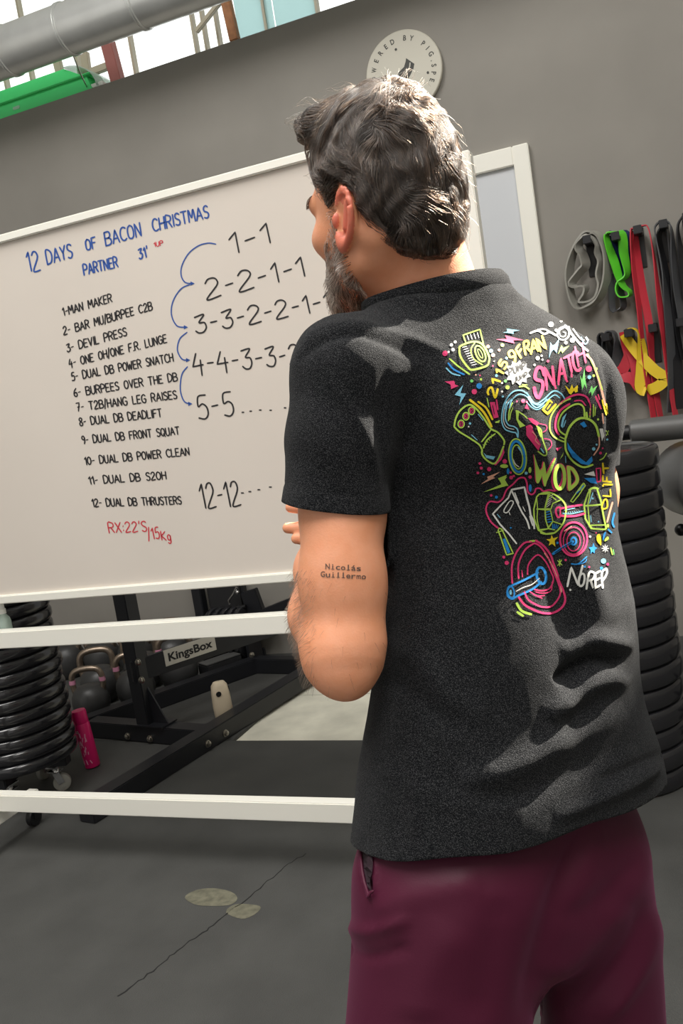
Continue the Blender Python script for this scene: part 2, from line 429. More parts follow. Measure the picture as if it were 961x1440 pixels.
def mesh_obj(name, V, Q, mats, parent=None, smooth=True):
    me = bpy.data.meshes.new(name); me.from_pydata([tuple(v) for v in V], [], [tuple(int(i) for i in q) for q in Q])
    for m in (mats if isinstance(mats, (list, tuple)) else [mats]): me.materials.append(m)
    if smooth: me.polygons.foreach_set('use_smooth', [True]*len(me.polygons))
    o = bpy.data.objects.new(name, me); COL.objects.link(o)
    if parent is not None: o.parent = parent; o.matrix_parent_inverse = parent.matrix_basis.inverted()
    return o
def proj_np(V):
    d = V-np.array(CP); z = d@np.array(CF)
    return W/2+F*(d@np.array(CR))/z, H/2-F*(d@np.array(CU))/z, z

N3 = lambda v: np.array(v, float)
# body frame: the man stands about 1.15 m away, turned about 40 degrees to the left of the view
_c0 = P(690, 800, 1.15); HV = Vector((_c0.x, _c0.y, 0)).normalized(); HR = Vector((HV.y, -HV.x, 0)); UP = Vector((0, 0, 1))
TH = math.radians(40)
FW = (HV*math.cos(TH)-HR*math.sin(TH)); LF = (-HR*math.cos(TH)-HV*math.sin(TH))
ROOT_LOC = P(712, 1150, 1.15); ROOT_LOC.z = 0
person = empty('person', ROOT_LOC, 'man in black printed t-shirt and maroon shorts, back turned, facing the whiteboard', 'person')

# --- torso of the shirt: elliptical sections at heights
rows = [  # centre px, depth, half width px, front-to-back ratio
 (652, 440, 1.14, 112, .60), (662, 475, 1.14, 138, .62), (678, 520, 1.14, 158, .66), (690, 560, 1.145, 168, .68), (698, 610, 1.145, 166, .68), (701, 660, 1.15, 162, .67), (702, 700, 1.15, 161, .66),
 (704, 774, 1.15, 163, .65), (710, 830, 1.15, 171, .65), (714, 880, 1.15, 178, .65), (714, 931, 1.15, 182, .65), (711, 985, 1.15, 189, .65), (711, 1035, 1.15, 197, .65), (718, 1090, 1.15, 209, .65), (722, 1132, 1.15, 218, .60), (728, 1200, 1.15, 222, .58), (734, 1260, 1.15, 226, .58)]
tz, tx, ty, ta, tb = [], [], [], [], []
for px, py, d, hw, br in rows:
    c = P(px, py, d); m_ = hw*d/F; a = m_/math.sqrt(math.cos(TH)**2+(br*math.sin(TH))**2)
    tz.append(c.z); tx.append(c.x); ty.append(c.y); ta.append(a); tb.append(a*br)
o_ = np.argsort(tz); tz = N3(tz)[o_]; zf = np.linspace(tz[0], tz[-1], 400)
def smooth_tab(v):
    y = np.interp(zf, tz, N3(v)[o_]); k_ = np.hanning(25); k_ /= k_.sum()
    return np.convolve(np.pad(y, 12, mode='edge'), k_, 'valid')
tx, ty, ta, tb = map(smooth_tab, (tx, ty, ta, tb))
lf, fw = N3(LF), N3(FW)
def f_torso(X, off=0.):
    z = np.clip(X[2], zf[0], zf[-1])
    cx, cy, a, b = (np.interp(z, zf, t) for t in (tx, ty, ta, tb))
    u = (X[0]-cx)*lf[0]+(X[1]-cy)*lf[1]; v = (X[0]-cx)*fw[0]+(X[1]-cy)*fw[1]
    a = a-off; b = b-off
    q = ((np.abs(u)/a)**2.25+(np.abs(v)/b)**2.25)**(1/2.25)
    d = (q-1)*np.minimum(a, b)*1.05
    # furrow along the spine
    back = np.clip(-v/b, 0, 1)
    d = d+.010*np.exp(-(u/.028)**2)*back*np.clip((zf[-1]-.04-X[2])/.2, 0, 1)*np.clip((X[2]-zf[0]-.1)/.2, 0, 1)
    return d
SL = P(488, 524, 1.035); SR = P(788, 548, 1.24)
NB = P(618, 425, 1.13); NT = P(578, 335, 1.115)
ztop = P(655, 418, 1.14).z
SLE = P(477, 780, 1.035); SLm = P(478, 620, 1.035)
SRE = P(823, 725, 1.245); SRm = P(807, 625, 1.245)
def f_shirt(X):
    uu = (X[0]-NB.x)*lf[0]+(X[1]-NB.y)*lf[1]
    d = smax(f_torso(X), (X[2]-ztop-.012+.50*np.maximum(np.abs(uu)-.05, 0))*.9, .05)
    for S_, r0, r1 in ((SL, .054, .058), (SR, .054, .058)):
        d = smin(d, f_caps(X, NB-UP*.045-FW*.0, S_-UP*.004, r0+.012, r1), .05)
    # shoulder blades
    for s_ in (-1, 1):
        c = P(692, 585, 1.145)+LF*(s_*.082)-FW*.078
        d = smin(d, f_ell(X, c, (LF, FW, UP), (.05, .04, .07)), .04)
    d = smin(d, f_caps(X, NB-UP*.06, NB+(NT-NB).normalized()*.022-FW*.004, .082, .067), .035)
    d = smin(d, smin(f_caps(X, SL, SLm, .063, .0585), f_caps(X, SLm, SLE, .0585, .0590), .02), .022)
    d = smin(d, smin(f_caps(X, SR, SRm, .064, .056), f_caps(X, SRm, SRE, .056, .050), .02), .022)
    return d

# ---- arms
E_L = P(485, 928, 1.02)
armL = [(P(482, 545, 1.035), .046), (P(482, 720, 1.033), .0462), (P(481, 820, 1.028), .0455), (P(486, 905, 1.02), .0425), (P(487, 936, 1.018), .036)]
foreL = [(P(476, 922, 1.022), .040), (P(455, 865, 1.085), .0385), (P(452, 800, 1.15), .031), (P(453, 765, 1.185), .025)]
handL = [[(453, 765, 1.185, .024), (447, 738, 1.215, .022)], [(462, 762, 1.185, .022), (462, 738, 1.215, .020)], [(458, 750, 1.2, .022), (452, 742, 1.215, .02)],
 [(452, 728, 1.205, .0115), (430, 714, 1.215, .0095), (409, 713.5, 1.22, .0072)],
 [(444, 741, 1.215, .0100), (424, 743, 1.22, .0090), (405, 742.5, 1.225, .0074)],
 [(446, 752, 1.21, .0098), (428, 757, 1.215, .0086), (417, 757.5, 1.215, .0072)],
 [(448, 762, 1.2, .0094), (436, 770, 1.205, .0082), (430, 768, 1.205, .007)],
 [(452, 770, 1.195, .0086), (446, 780, 1.2, .0072), (441, 781, 1.2, .0064)]]
ER = P(821, 836, 1.255); WR = ER+FW*.17+LF*.13+UP*.12
armR = [(P(800, 545, 1.24), .050), (P(819, 690, 1.25), .045), (P(820, 770, 1.255), .0435), (ER, .038)]
foreR = [(ER, .038), (lerp(ER, WR, .35), .040), (WR, .026)]
def chain(X, ch, k_=.012):
    d = None
    for (a, ra), (b, rb) in zip(ch[:-1], ch[1:]):
        e = f_caps(X, a, b, ra, rb); d = e if d is None else smin(d, e, k_)
    return d
def f_handL(X):
    d = None
    for i, fl in enumerate(handL):
        e = chain(X, [(P(*q[:3]), q[3]) for q in fl], .004); d = e if d is None else smin(d, e, .008 if i < 3 else .004)
    return d
hR = [lambda t, s_, l, c: None]
def f_handR(X):
    pc = WR+FW*.03+LF*.05+UP*.01
    d = smin(f_caps(X, WR, pc, .025, .026), f_caps(X, WR-UP*.012, pc-UP*.02, .02, .024), .01)
    for i, (du, L1) in enumerate(((.026, .040), (.010, .045), (-.006, .042), (-.021, .034))):
        b = pc+UP*du+LF*.018; m1 = b+LF*L1*.9+FW*.012; t1 = m1+LF*L1*.25-FW*L1*.55
        d = smin(d, chain(X, [(b, .0095), (m1, .0085), (t1, .0072)], .004), .004)
    th = WR+UP*.03+LF*.03+FW*.0
    d = smin(d, chain(X, [(WR+UP*.01+LF*.02, .013), (th, .011), (th+LF*.03+UP*.012, .008)], .004), .006)
    return d
def f_armL(X):
    d = chain(X, armL, .02)
    d = smin(d, f_ell(X, P(484, 810, 1.022), (HR, HV, UP), (.043, .045, .08)), .015)     # triceps
    d = smin(d, f_caps(X, P(487, 940, 1.012), P(488, 955, 1.006), .030, .017), .02)     # point of the elbow
    d = smin(d, chain(X, foreL, .02), .02)
    return smin(d, f_handL(X), .012)
def f_armR(X):
    return smin(smin(chain(X, armR, .02), chain(X, foreR, .02), .02), f_handR(X), .012)

# ---- head, in its own frame
HO = P(544, 303, 1.105)
THH = math.radians(46); tilt = math.radians(-2)
hf0 = HV*math.cos(THH)-HR*math.sin(THH); hl = -HR*math.cos(THH)-HV*math.sin(THH)
hf = (hf0*math.cos(tilt)-UP*math.sin(tilt)).normalized(); hu = (UP*math.cos(tilt)+hf0*math.sin(tilt)).normalized()
HB = (hf, hl, hu)
Zh = P(722, 1131, 1.15).z
def h2w(x, y, z): return HO+hf*x+hl*y+hu*z
def hloc(X):
    d = [X[i]-HO[i] for i in range(3)]
    return [d[0]*b[0]+d[1]*b[1]+d[2]*b[2] for b in HB]
I3 = ((1, 0, 0), (0, 1, 0), (0, 0, 1))
def h_skull(L):
    d = f_ell(L, (0, 0, .047), I3, (.092, .074, .096))
    return smin(d, f_ell(L, (-.034, 0, .005), I3, (.062, .064, .066)), .03)
def h_head(L):
    A = (L[0], np.abs(L[1]), L[2])
    d = h_skull(L)
    d = smin(d, f_ell(L, (.036, 0, -.02), I3, (.056, .061, .085)), .03)
    d = smin(d, f_caps(A, (.0, .053, -.055), (.068, .014, -.098), .019, .017), .03)
    d = smin(d, f_ell(L, (.080, 0, -.098), I3, (.017, .02, .018)), .02)
    d = smin(d, f_caps(A, (.086, .008, .032), (.076, .045, .028), .010, .010), .016)
    d = smin(d, f_ell(A, (.058, .046, -.016), I3, (.026, .02, .020)), .018)
    d = smax(d, -f_ell(A, (.096, .032, .012), I3, (.018, .016, .012)), .012)
    d = smin(d, f_caps(L, (.090, 0, .02), (.110, 0, -.018), .007, .011), .012)
    d = smin(d, f_ell(A, (.098, .011, -.024), I3, (.012, .008, .008)), .008)
    d = smin(d, f_caps(A, (.090, .0, -.052), (.079, .022, -.056), .007, .003), .008)
    d = smin(d, f_caps(A, (.089, .0, -.064), (.079, .020, -.062), .007, .003), .008)
    # ears: local plate, rim, hollow, lobe
    fl = math.radians(6); ef = (math.cos(fl), -math.sin(fl)); c0 = (-.015, .078, -.005)
    bk = math.radians(12)
    ex = (A[0]-c0[0])*math.cos(fl)-(A[1]-c0[1])*math.sin(fl); en = (A[0]-c0[0])*math.sin(fl)+(A[1]-c0[1])*math.cos(fl); ez0 = A[2]-c0[2]
    eu = ex*math.cos(bk)+ez0*math.sin(bk); ez = -ex*math.sin(bk)+ez0*math.cos(bk)
    a_, b_ = .0180, .0305
    rr = np.sqrt((eu/a_)**2+(ez/b_)**2)+1e-9
    ring = np.sqrt(((rr-1)*np.where(np.abs(eu) > 0, (a_+b_)/2, 1))**2+(en-.003-.10*(-eu))**2)-.0042
    ring = np.maximum(ring, np.minimum(.02-eu*-0-.0, 1)*0+(eu-.014)*(ez < .012))
    plate = smax(f_ell((eu, en, ez), (0, -.003, 0), I3, (.0185, .0055, .030)), -f_ell((eu, en, ez), (.004, .006, -.001), I3, (.010, .0075, .017)), .004)
    anti = f_caps((eu, en, ez), (-.007, .002, .016), (-.004, .003, -.012), .0035, .0035)
    lobe = f_ell((eu, en, ez), (.004, .001, -.030), I3, (.009, .0048, .011))
    ear = smin(smin(smin(ring, plate, .004), lobe, .008), anti, .004)
    tragus = f_ell((eu, en, ez), (.0155, .003, -.004), I3, (.005, .005, .008))
    ear = smin(ear, tragus, .004)
    return smin(d, ear, .007)
def f_neck(X):
    d = f_caps(X, NB-UP*.06, NT, .066, .060)
    a = h2w(-.03, .045, -.03); b = NB+FW*.05+LF*.02-UP*.03
    d = smin(d, f_caps(X, a, b, .02, .016), .02)
    return d
def f_headneck(X): return smin(h_head(hloc(X)), f_neck(X), .022)

# ---- legs and hips
hipC = P(712, 1195, 1.15)
kneeL = P(612, 1560, 1.09); kneeR = P(856, 1500, 1.235)
kneeL.z = kneeR.z = .50
ankL = Vector((kneeL.x, kneeL.y, .09))+FW*-.02; ankR = Vector((kneeR.x, kneeR.y, .09))+FW*-.02
def f_legs(X):
    d = f_ell(X, hipC, (LF, FW, UP), (.155, .095, .15))
    for S_, kn, an in ((1, kneeL, ankL), (-1, kneeR, ankR)):
        hp = hipC+LF*(.09*S_)-UP*.06
        e = chain(X, [(hp, .078), (lerp(hp, kn, .5), .066), (kn, .056), (lerp(kn, an, .3)-FW*.012, .056), (lerp(kn, an, .75), .038), (an, .034), (an-UP*.05, .034)], .03)
        e = smin(e, f_caps(X, an-UP*.055+FW*-.02, an-UP*.065+FW*.15, .035, .026), .02)
        d = smin(d, e, .03)
    return d
def f_body(X):
    uu = (X[0]-NB.x)*lf[0]+(X[1]-NB.y)*lf[1]
    d = smax(smax(f_torso(X, .016), (X[2]-ztop+.012+.50*np.maximum(np.abs(uu)-.05, 0))*.9, .05), (Zh+.10)-X[2], .05)
    for S_ in (SL, SR): d = smin(d, f_caps(X, NB-UP*.055, S_-UP*.012, .05, .048), .04)
    d = smin(d, f_neck(X), .03)
    return smin(d, f_legs(X), .04)
SKIN = mat('skin', rgb(230, 156, 116), .5, noise=.07, nscale=45, bump=.1, bscale=420, sss=.12, col2=rgb(236, 166, 130))
EARSKIN = mat('backlit_ear_skin', rgb(216, 122, 98), .45, bump=.1, bscale=420, sss=.3)  # the ear's own redness plus backlight through it, put into the colour
def bbox(pts, m):
    a = np.array([tuple(p) for p in pts]); return a.min(0)-m, a.max(0)+m
parts = []
lo = N3(HO)-N3((.17, .17, .17)); hi = N3(HO)+N3((.17, .17, .19)); parts.append(nets(f_headneck, lo, hi, .0024))
lo, hi = bbox([p for p, r in armL]+[p for p, r in foreL]+[P(405, 740, 1.22), P(405, 715, 1.22)], .062); parts.append(nets(f_armL, lo, hi, .0028))
lo, hi = bbox([p for p, r in armR]+[WR, WR+FW*.1+LF*.14], .07); parts.append(nets(f_armR, lo, hi, .004))
lo = N3((hipC.x-.45, hipC.y-.45, -.02)); hi = N3((hipC.x+.45, hipC.y+.45, NB.z+.01)); parts.append(nets(f_body, lo, hi, .009))
bv, bq = [], []; off = 0
for V_, Q_ in parts:
    bv.append(V_); bq.append(Q_+off); off += len(V_)
body = mesh_obj('body', np.concatenate(bv), np.concatenate(bq), [SKIN, EARSKIN], person)
_L = hloc([np.concatenate(bv)[:, i] for i in range(3)]); _ear = (np.abs(_L[1]) > .0785) & (_L[0] < .02) & (_L[0] > -.06) & (np.abs(_L[2]) < .05)
body.data.polygons.foreach_set('material_index', _ear[np.concatenate(bq)].all(1).astype(int))

# ---- shirt
def f_shorts(X):
    cz = hipC.z
    c = P(711, 1215, 1.15)
    d = f_ell(X, c, (LF, FW, UP), (.205, .120, .185))
    d = smax(d, (c.z-.13)-X[2], .05)
    l0 = P(636, 1245, 1.10); l1 = P(602, 1560, 1.09); r0 = P(803, 1215, 1.20); r1 = P(853, 1500, 1.235)
    d = smin(d, f_caps(X, l0, l1, .119, .105), .03)
    d = smin(d, f_caps(X, r0, r1, .104, .085), .03)
    d = smax(d, -f_ell(X, P(753, 1466, 1.15), (HR, HV, UP), (.013, .5, .064)), .012)
    return d
Zh = P(722, 1131, 1.15).z
lo = N3((min(SL.x, SR.x)-.22, min(SL.y, SR.y)-.22, Zh-.06)); hi = N3((max(SL.x, SR.x)+.2, max(SL.y, SR.y)+.2, NB.z+.08))
sv, sq = nets(f_shirt, lo, hi, .0042)
_, sn = grad(f_shirt, sv); sn = unit(sn)
# folds, each a line seen across the shirt: (points, width px, height m)
FOLDS = [
 ([(412, 520), (440, 470), (500, 455), (560, 470), (640, 500)], 7, .0035), ([(418, 512), (450, 482), (500, 470), (540, 480), (590, 505)], 5, -.0035),
 ([(490, 440), (545, 425), (620, 420)], 6, .003), ([(520, 418), (580, 402), (660, 400)], 5, -.0015),
 ([(545, 500), (535, 600), (545, 720), (540, 850)], 9, -.004), ([(575, 520), (600, 620), (590, 760)], 30, -.004),
 ([(735, 560), (760, 640), (785, 730), (815, 800), (860, 880)], 26, .010), ([(800, 640), (820, 720), (850, 800), (880, 850)], 20, -.006),
 ([(700, 560), (715, 660), (735, 760), (780, 860), (840, 920)], 26, -.005),
 ([(870, 935), (850, 925), (820, 930), (780, 960)], 9, -.013), ([(893, 905), (870, 905), (830, 900), (790, 920)], 13, .011), ([(885, 965), (860, 955), (820, 970), (770, 1010)], 14, .011),
 ([(515, 1050), (560, 1090), (640, 1130), (740, 1130)], 18, .003),
 ([(578, 1050), (583, 1110), (582, 1180)], 8, .003),
 ([(640, 1100), (720, 1080), (800, 1040), (880, 1000)], 18, .008), ([(660, 1130), (740, 1115), (820, 1080), (900, 1040)], 14, -.004),
 ([(930, 1075), (900, 1095), (850, 1120), (780, 1150)], 9, .008), ([(935, 1060), (900, 1075), (840, 1100)], 8, -.005),
 ([(545, 900), (590, 930), (640, 985), (690, 1010)], 18, .004), ([(540, 950), (590, 985), (650, 1030)], 16, -.004),
 ([(420, 560), (450, 600), (480, 690)], 12, .002), ([(440, 520), (490, 600), (525, 690)], 12, -.002), ([(470, 540), (520, 620), (540, 700)], 8, .0025),
 ([(640, 680), (660, 760), (690, 850)], 22, -.003), ([(842, 480), (858, 540), (860, 640)], 6, -.006),
]
qx, qy, qd = proj_np(sv); facing = (sn*(np.array(CP)-sv)).sum(1) > 0
disp = np.zeros(len(sv))
for pts, w_, amp in FOLDS:
    c_ = np.array(crom(pts, 6)); best = np.full(len(sv), 1e9); tt = np.zeros(len(sv)); n_ = len(c_)
    for i in range(n_-1):
        a, b = c_[i], c_[i+1]; d = b-a; L = d@d+1e-9
        h = np.clip(((qx-a[0])*d[0]+(qy-a[1])*d[1])/L, 0, 1)
        dd = np.hypot(qx-a[0]-h*d[0], qy-a[1]-h*d[1]); m_ = dd < best
        best = np.where(m_, dd, best); tt = np.where(m_, (i+h)/(n_-1), tt)
    disp += amp*np.exp(-(best/w_)**2)*np.clip(np.minimum(tt, 1-tt)/.22, 0, 1)**.7*facing
# soft cloth undulation
def wob(V, s, ph): return np.sin(V[:, 0]*s+ph)*np.sin(V[:, 1]*s*1.3+ph*2)*np.sin(V[:, 2]*s*.8+ph*3)
disp += .0016*wob(sv, 38, .4)+.0007*wob(sv, 85, 1.7)
# hem and cuff stitching lines, the cuff opening out a little at the front
cuf = (sv-N3(P(404, 704, 1.035)))@N3((P(543, 717, 1.035)-P(404, 704, 1.035)).normalized().cross(HV))
cuf = cuf*(-1 if (P(543, 717, 1.035)-P(404, 704, 1.035)).normalized().cross(HV).z > 0 else 1)
onS = (np.minimum(f_caps([sv[:, i] for i in range(3)], SL, SLm, .063, .0585), f_caps([sv[:, i] for i in range(3)], SLm, SLE, .0585, .0575)) < .008) & (f_torso([sv[:, i] for i in range(3)]) > .004)
disp += np.where(onS, -.0012*np.exp(-((cuf+.021)/.0016)**2), 0)
disp += np.where(onS & (qx < 470), .007*np.clip((cuf+.05)/.05, 0, 1)*np.clip((470-qx)/50, 0, 1), 0)
disp += -.0012*np.exp(-((sv[:, 2]-Zh-.022)/.0016)**2)
sv = sv+sn*disp[:, None]
fs_d = f_shorts([sv[:, i] for i in range(3)])
sv = sv+sn*(np.clip(.009-fs_d, 0, .04)*np.clip((Zh+.14-sv[:, 2])/.06, 0, 1))[:, None]
fa_d = f_armL([sv[:, i] for i in range(3)])
sv = sv+sn*np.clip(.004-fa_d, 0, .015)[:, None]
# openings
hvn = N3(HV); hcn = N3(P(722, 1131, 1.15))
ha = Zh-sv[:, 2]-.17*((sv-hcn)@hvn)+.0025*np.sin(qx/31.)
A_, B_ = P(404, 704, 1.035), P(543, 717, 1.035); e1 = (B_-A_).normalized(); nl = e1.cross(HV); nl = nl if nl.z < 0 else -nl
SV = [sv[:, i] for i in range(3)]
dT = f_torso(SV); dLs = np.minimum(f_caps(SV, SL, SLm, .063, .0585), f_caps(SV, SLm, SLE, .0585, .0575)); dRs = np.minimum(f_caps(SV, SR, SRm, .064, .056), f_caps(SV, SRm, SRE, .056, .05))
hb = np.minimum((sv-N3(A_))@N3(nl), dT-dLs-.004)
A2 = P(830, 662, 1.245); n2 = (SRE-SRm).normalized()
hc = np.minimum((sv-N3(A2))@N3(n2), dT-dRs-.004)
nax = (NT-NB).normalized(); rel = sv-N3(NB); hgt = rel@N3(nax); rad = np.linalg.norm(rel-hgt[:, None]*N3(nax)[None], axis=1)
ncut = N3(nax)+N3(-FW)*.0
hd = np.minimum(hgt-.004-.26*(rel@lf), .12-rad)
hval = np.maximum.reduce([ha, hb, hc, hd])
cutV, cutQ = clip_mesh(sv, sq, hval)

def shirt_mat():
    m = bpy.data.materials.new('black_heather_cotton'); m.use_nodes = True; n = m.node_tree; b = n.nodes['Principled BSDF']
    t = n.nodes.new('ShaderNodeTexCoord')
    a = n.nodes.new('ShaderNodeTexNoise'); a.inputs['Scale'].default_value = 850; a.inputs['Detail'].default_value = 2
    n.links.new(t.outputs['Object'], a.inputs['Vector'])
    r = n.nodes.new('ShaderNodeValToRGB'); r.color_ramp.elements[0].position = .46; r.color_ramp.elements[0].color = (.0028, .0035, .0048, 1)
    r.color_ramp.elements[1].position = .72; r.color_ramp.elements[1].color = (.054, .055, .058, 1)
    n.links.new(a.outputs['Fac'], r.inputs[0]); n.links.new(r.outputs[0], b.inputs['Base Color'])
    b.inputs['Roughness'].default_value = .85; b.inputs['Specular IOR Level'].default_value = .12
    b.inputs['Sheen Weight'].default_value = .05; b.inputs['Sheen Roughness'].default_value = .5
    u = n.nodes.new('ShaderNodeBump'); u.inputs['Strength'].default_value = .9; u.inputs['Distance'].default_value = .0015
    n.links.new(a.outputs['Fac'], u.inputs['Height']); n.links.new(u.outputs[0], b.inputs['Normal'])
    return m
M['shirt'] = shirt_mat()
shirt = mesh_obj('t_shirt', cutV, cutQ, M['shirt'], person)
shirt['label'] = 'black heather t-shirt with bright doodles on the back'
sm_ = shirt.modifiers.new('thick', 'SOLIDIFY'); sm_.thickness = .0028; sm_.offset = -1
# collar band
cb = MB(); ring = []
ax_ = Vector(nax); u_ = ax_.cross(Vector((0, 0, 1)).cross(ax_)).normalized(); u_ = (FW-ax_*FW.dot(ax_)).normalized(); w_ = ax_.cross(u_)
cp_, cd_ = [], []
for i in range(72):
    a = 2*math.pi*i/72; dr = u_*math.cos(a)+w_*math.sin(a); dr = dr+ax_*(.26*dr.dot(LF))
    lo_, hi_ = .03, .12
    base = NB+ax_*.006
    for _ in range(30):
        md = (lo_+hi_)/2; v = f_shirt([np.array([x]) for x in base+dr*md])[0]
        if v < 0: lo_ = md
        else: hi_ = md
    cp_.append(base+dr*lo_); cd_.append(dr)
vs_ = []; fs_ = []
for i in range(72):
    for rr_, hh in ((.0010, -.016), (.0042, -.010), (.0050, .002), (.0015, .0105), (-.0025, .0095), (-.003, 0.)):
        vs_.append(cp_[i]+cd_[i]*rr_+ax_*hh)
for i in range(72):
    j = (i+1) % 72
    for k_ in range(5): fs_.append((i*6+k_, j*6+k_, j*6+k_+1, i*6+k_+1))
cb.add(vs_, fs_)
cb.build('collar', M['shirt'], shirt)

# ---- shorts
shz = P(905, 1425, 1.24).z; shzL = shz
srows = [(716, 1110, 205, .66), (716, 1165, 214, .66), (712, 1200, 220, .66), (710, 1250, 226, .66), (710, 1300, 226, .66)]
lo = N3((hipC.x-.42, hipC.y-.42, shz-.06)); hi = N3((hipC.x+.42, hipC.y+.42, Zh+.12))
pv, pq = nets(f_shorts, lo, hi, .006)
_, pn = grad(f_shorts, pv); pn = unit(pn)
px_, py_, _d = proj_np(pv); pf = (pn*(np.array(CP)-pv)).sum(1) > 0
dp = np.zeros(len(pv))
for pts, w_, amp in [([(845, 1440), (880, 1400), (915, 1340), (925, 1280)], 12, .006), ([(800, 1430), (850, 1380), (890, 1320), (905, 1260)], 12, -.005), ([(770, 1380), (820, 1340), (880, 1270)], 16, .005), ([(790, 1300), (850, 1260), (905, 1200)], 16, -.004),
   ([(835, 1150), (790, 1250), (750, 1390), (744, 1440)], 18, -.010), ([(480, 1300), (520, 1310), (580, 1290)], 9, .005), ([(482, 1330), (520, 1345), (580, 1330)], 9, -.004), ([(520, 1290), (580, 1260), (680, 1240)], 20, .004),
   ([(505, 1175), (512, 1210), (522, 1258)], 7, -.006), ([(520, 1175), (524, 1215), (528, 1255)], 5, .004), ([(483, 1290), (478, 1302), (484, 1318)], 8, .004), ([(640, 1300), (600, 1380), (590, 1440)], 30, .004), ([(700, 1260), (690, 1350), (670, 1440)], 26, -.004)]:
    c_ = np.array(crom(pts, 6)); best = np.full(len(pv), 1e9); tt = np.zeros(len(pv)); n_ = len(c_)
    for i in range(n_-1):
        a, b = c_[i], c_[i+1]; d = b-a; L = d@d+1e-9
        h = np.clip(((px_-a[0])*d[0]+(py_-a[1])*d[1])/L, 0, 1); dd = np.hypot(px_-a[0]-h*d[0], py_-a[1]-h*d[1]); m_ = dd < best
        best = np.where(m_, dd, best); tt = np.where(m_, (i+h)/(n_-1), tt)
    dp += amp*np.exp(-(best/w_)**2)*np.clip(np.minimum(tt, 1-tt)/.2, 0, 1)*pf
pv = pv+pn*(dp+.0015*wob(pv, 30, 2.))[:, None]
hem_h = np.maximum(shz-pv[:, 2], pv[:, 2]-(Zh-.17*((pv-hcn)@hvn))-.010)
pv, pq = clip_mesh(pv, pq, hem_h)
M['shorts'] = mat('maroon_polyester', rgb(74, 20, 43), .5, sheen=.12, bump=.05, bscale=500, spec=.25)
M['shorts'].node_tree.nodes['Principled BSDF'].inputs['Sheen Tint'].default_value = (.85, .25, .5, 1)
shorts = mesh_obj('shorts', pv, pq, M['shorts'], person); shorts['label'] = 'maroon sports shorts'
s2 = shorts.modifiers.new('thick', 'SOLIDIFY'); s2.thickness = .002; s2.offset = -1
SHORTS_BVH = BVHTree.FromPolygons([tuple(v) for v in pv], [tuple(q) for q in pq])
# shoes
M['shoe'] = mat('black_trainer_mesh', rgb(35, 35, 38), .6)
for an in (ankL, ankR):
    def f_shoe(X, an=an):
        d = f_caps(X, an-UP*.058-FW*.025, an-UP*.062+FW*.16, .045, .036)
        d = smin(d, f_caps(X, an-UP*.03, an-UP*.06, .042, .045), .03)
        return smax(d, -X[2]+.001, .006)
    lo, hi = bbox([an, an+FW*.17-UP*.09], .08); V_, Q_ = nets(f_shoe, lo, hi, .006); mesh_obj('shoe', V_, Q_, M['shoe'], person)
# eyes
for s_ in (1, -1):
    eb = MB(); eb.sphere(h2w(.0755, .032*s_, .012), .0122, 10); eb.build('eye', mat('eye_white', rgb(225, 222, 215), .2), person)
SHIRT_BVH = BVHTree.FromPolygons([tuple(v) for v in cutV], [tuple(q) for q in cutQ])
BODY_BVH = BVHTree.FromPolygons([tuple(v) for v in parts[1][0]], [tuple(int(i) for i in q) for q in parts[1][1]])
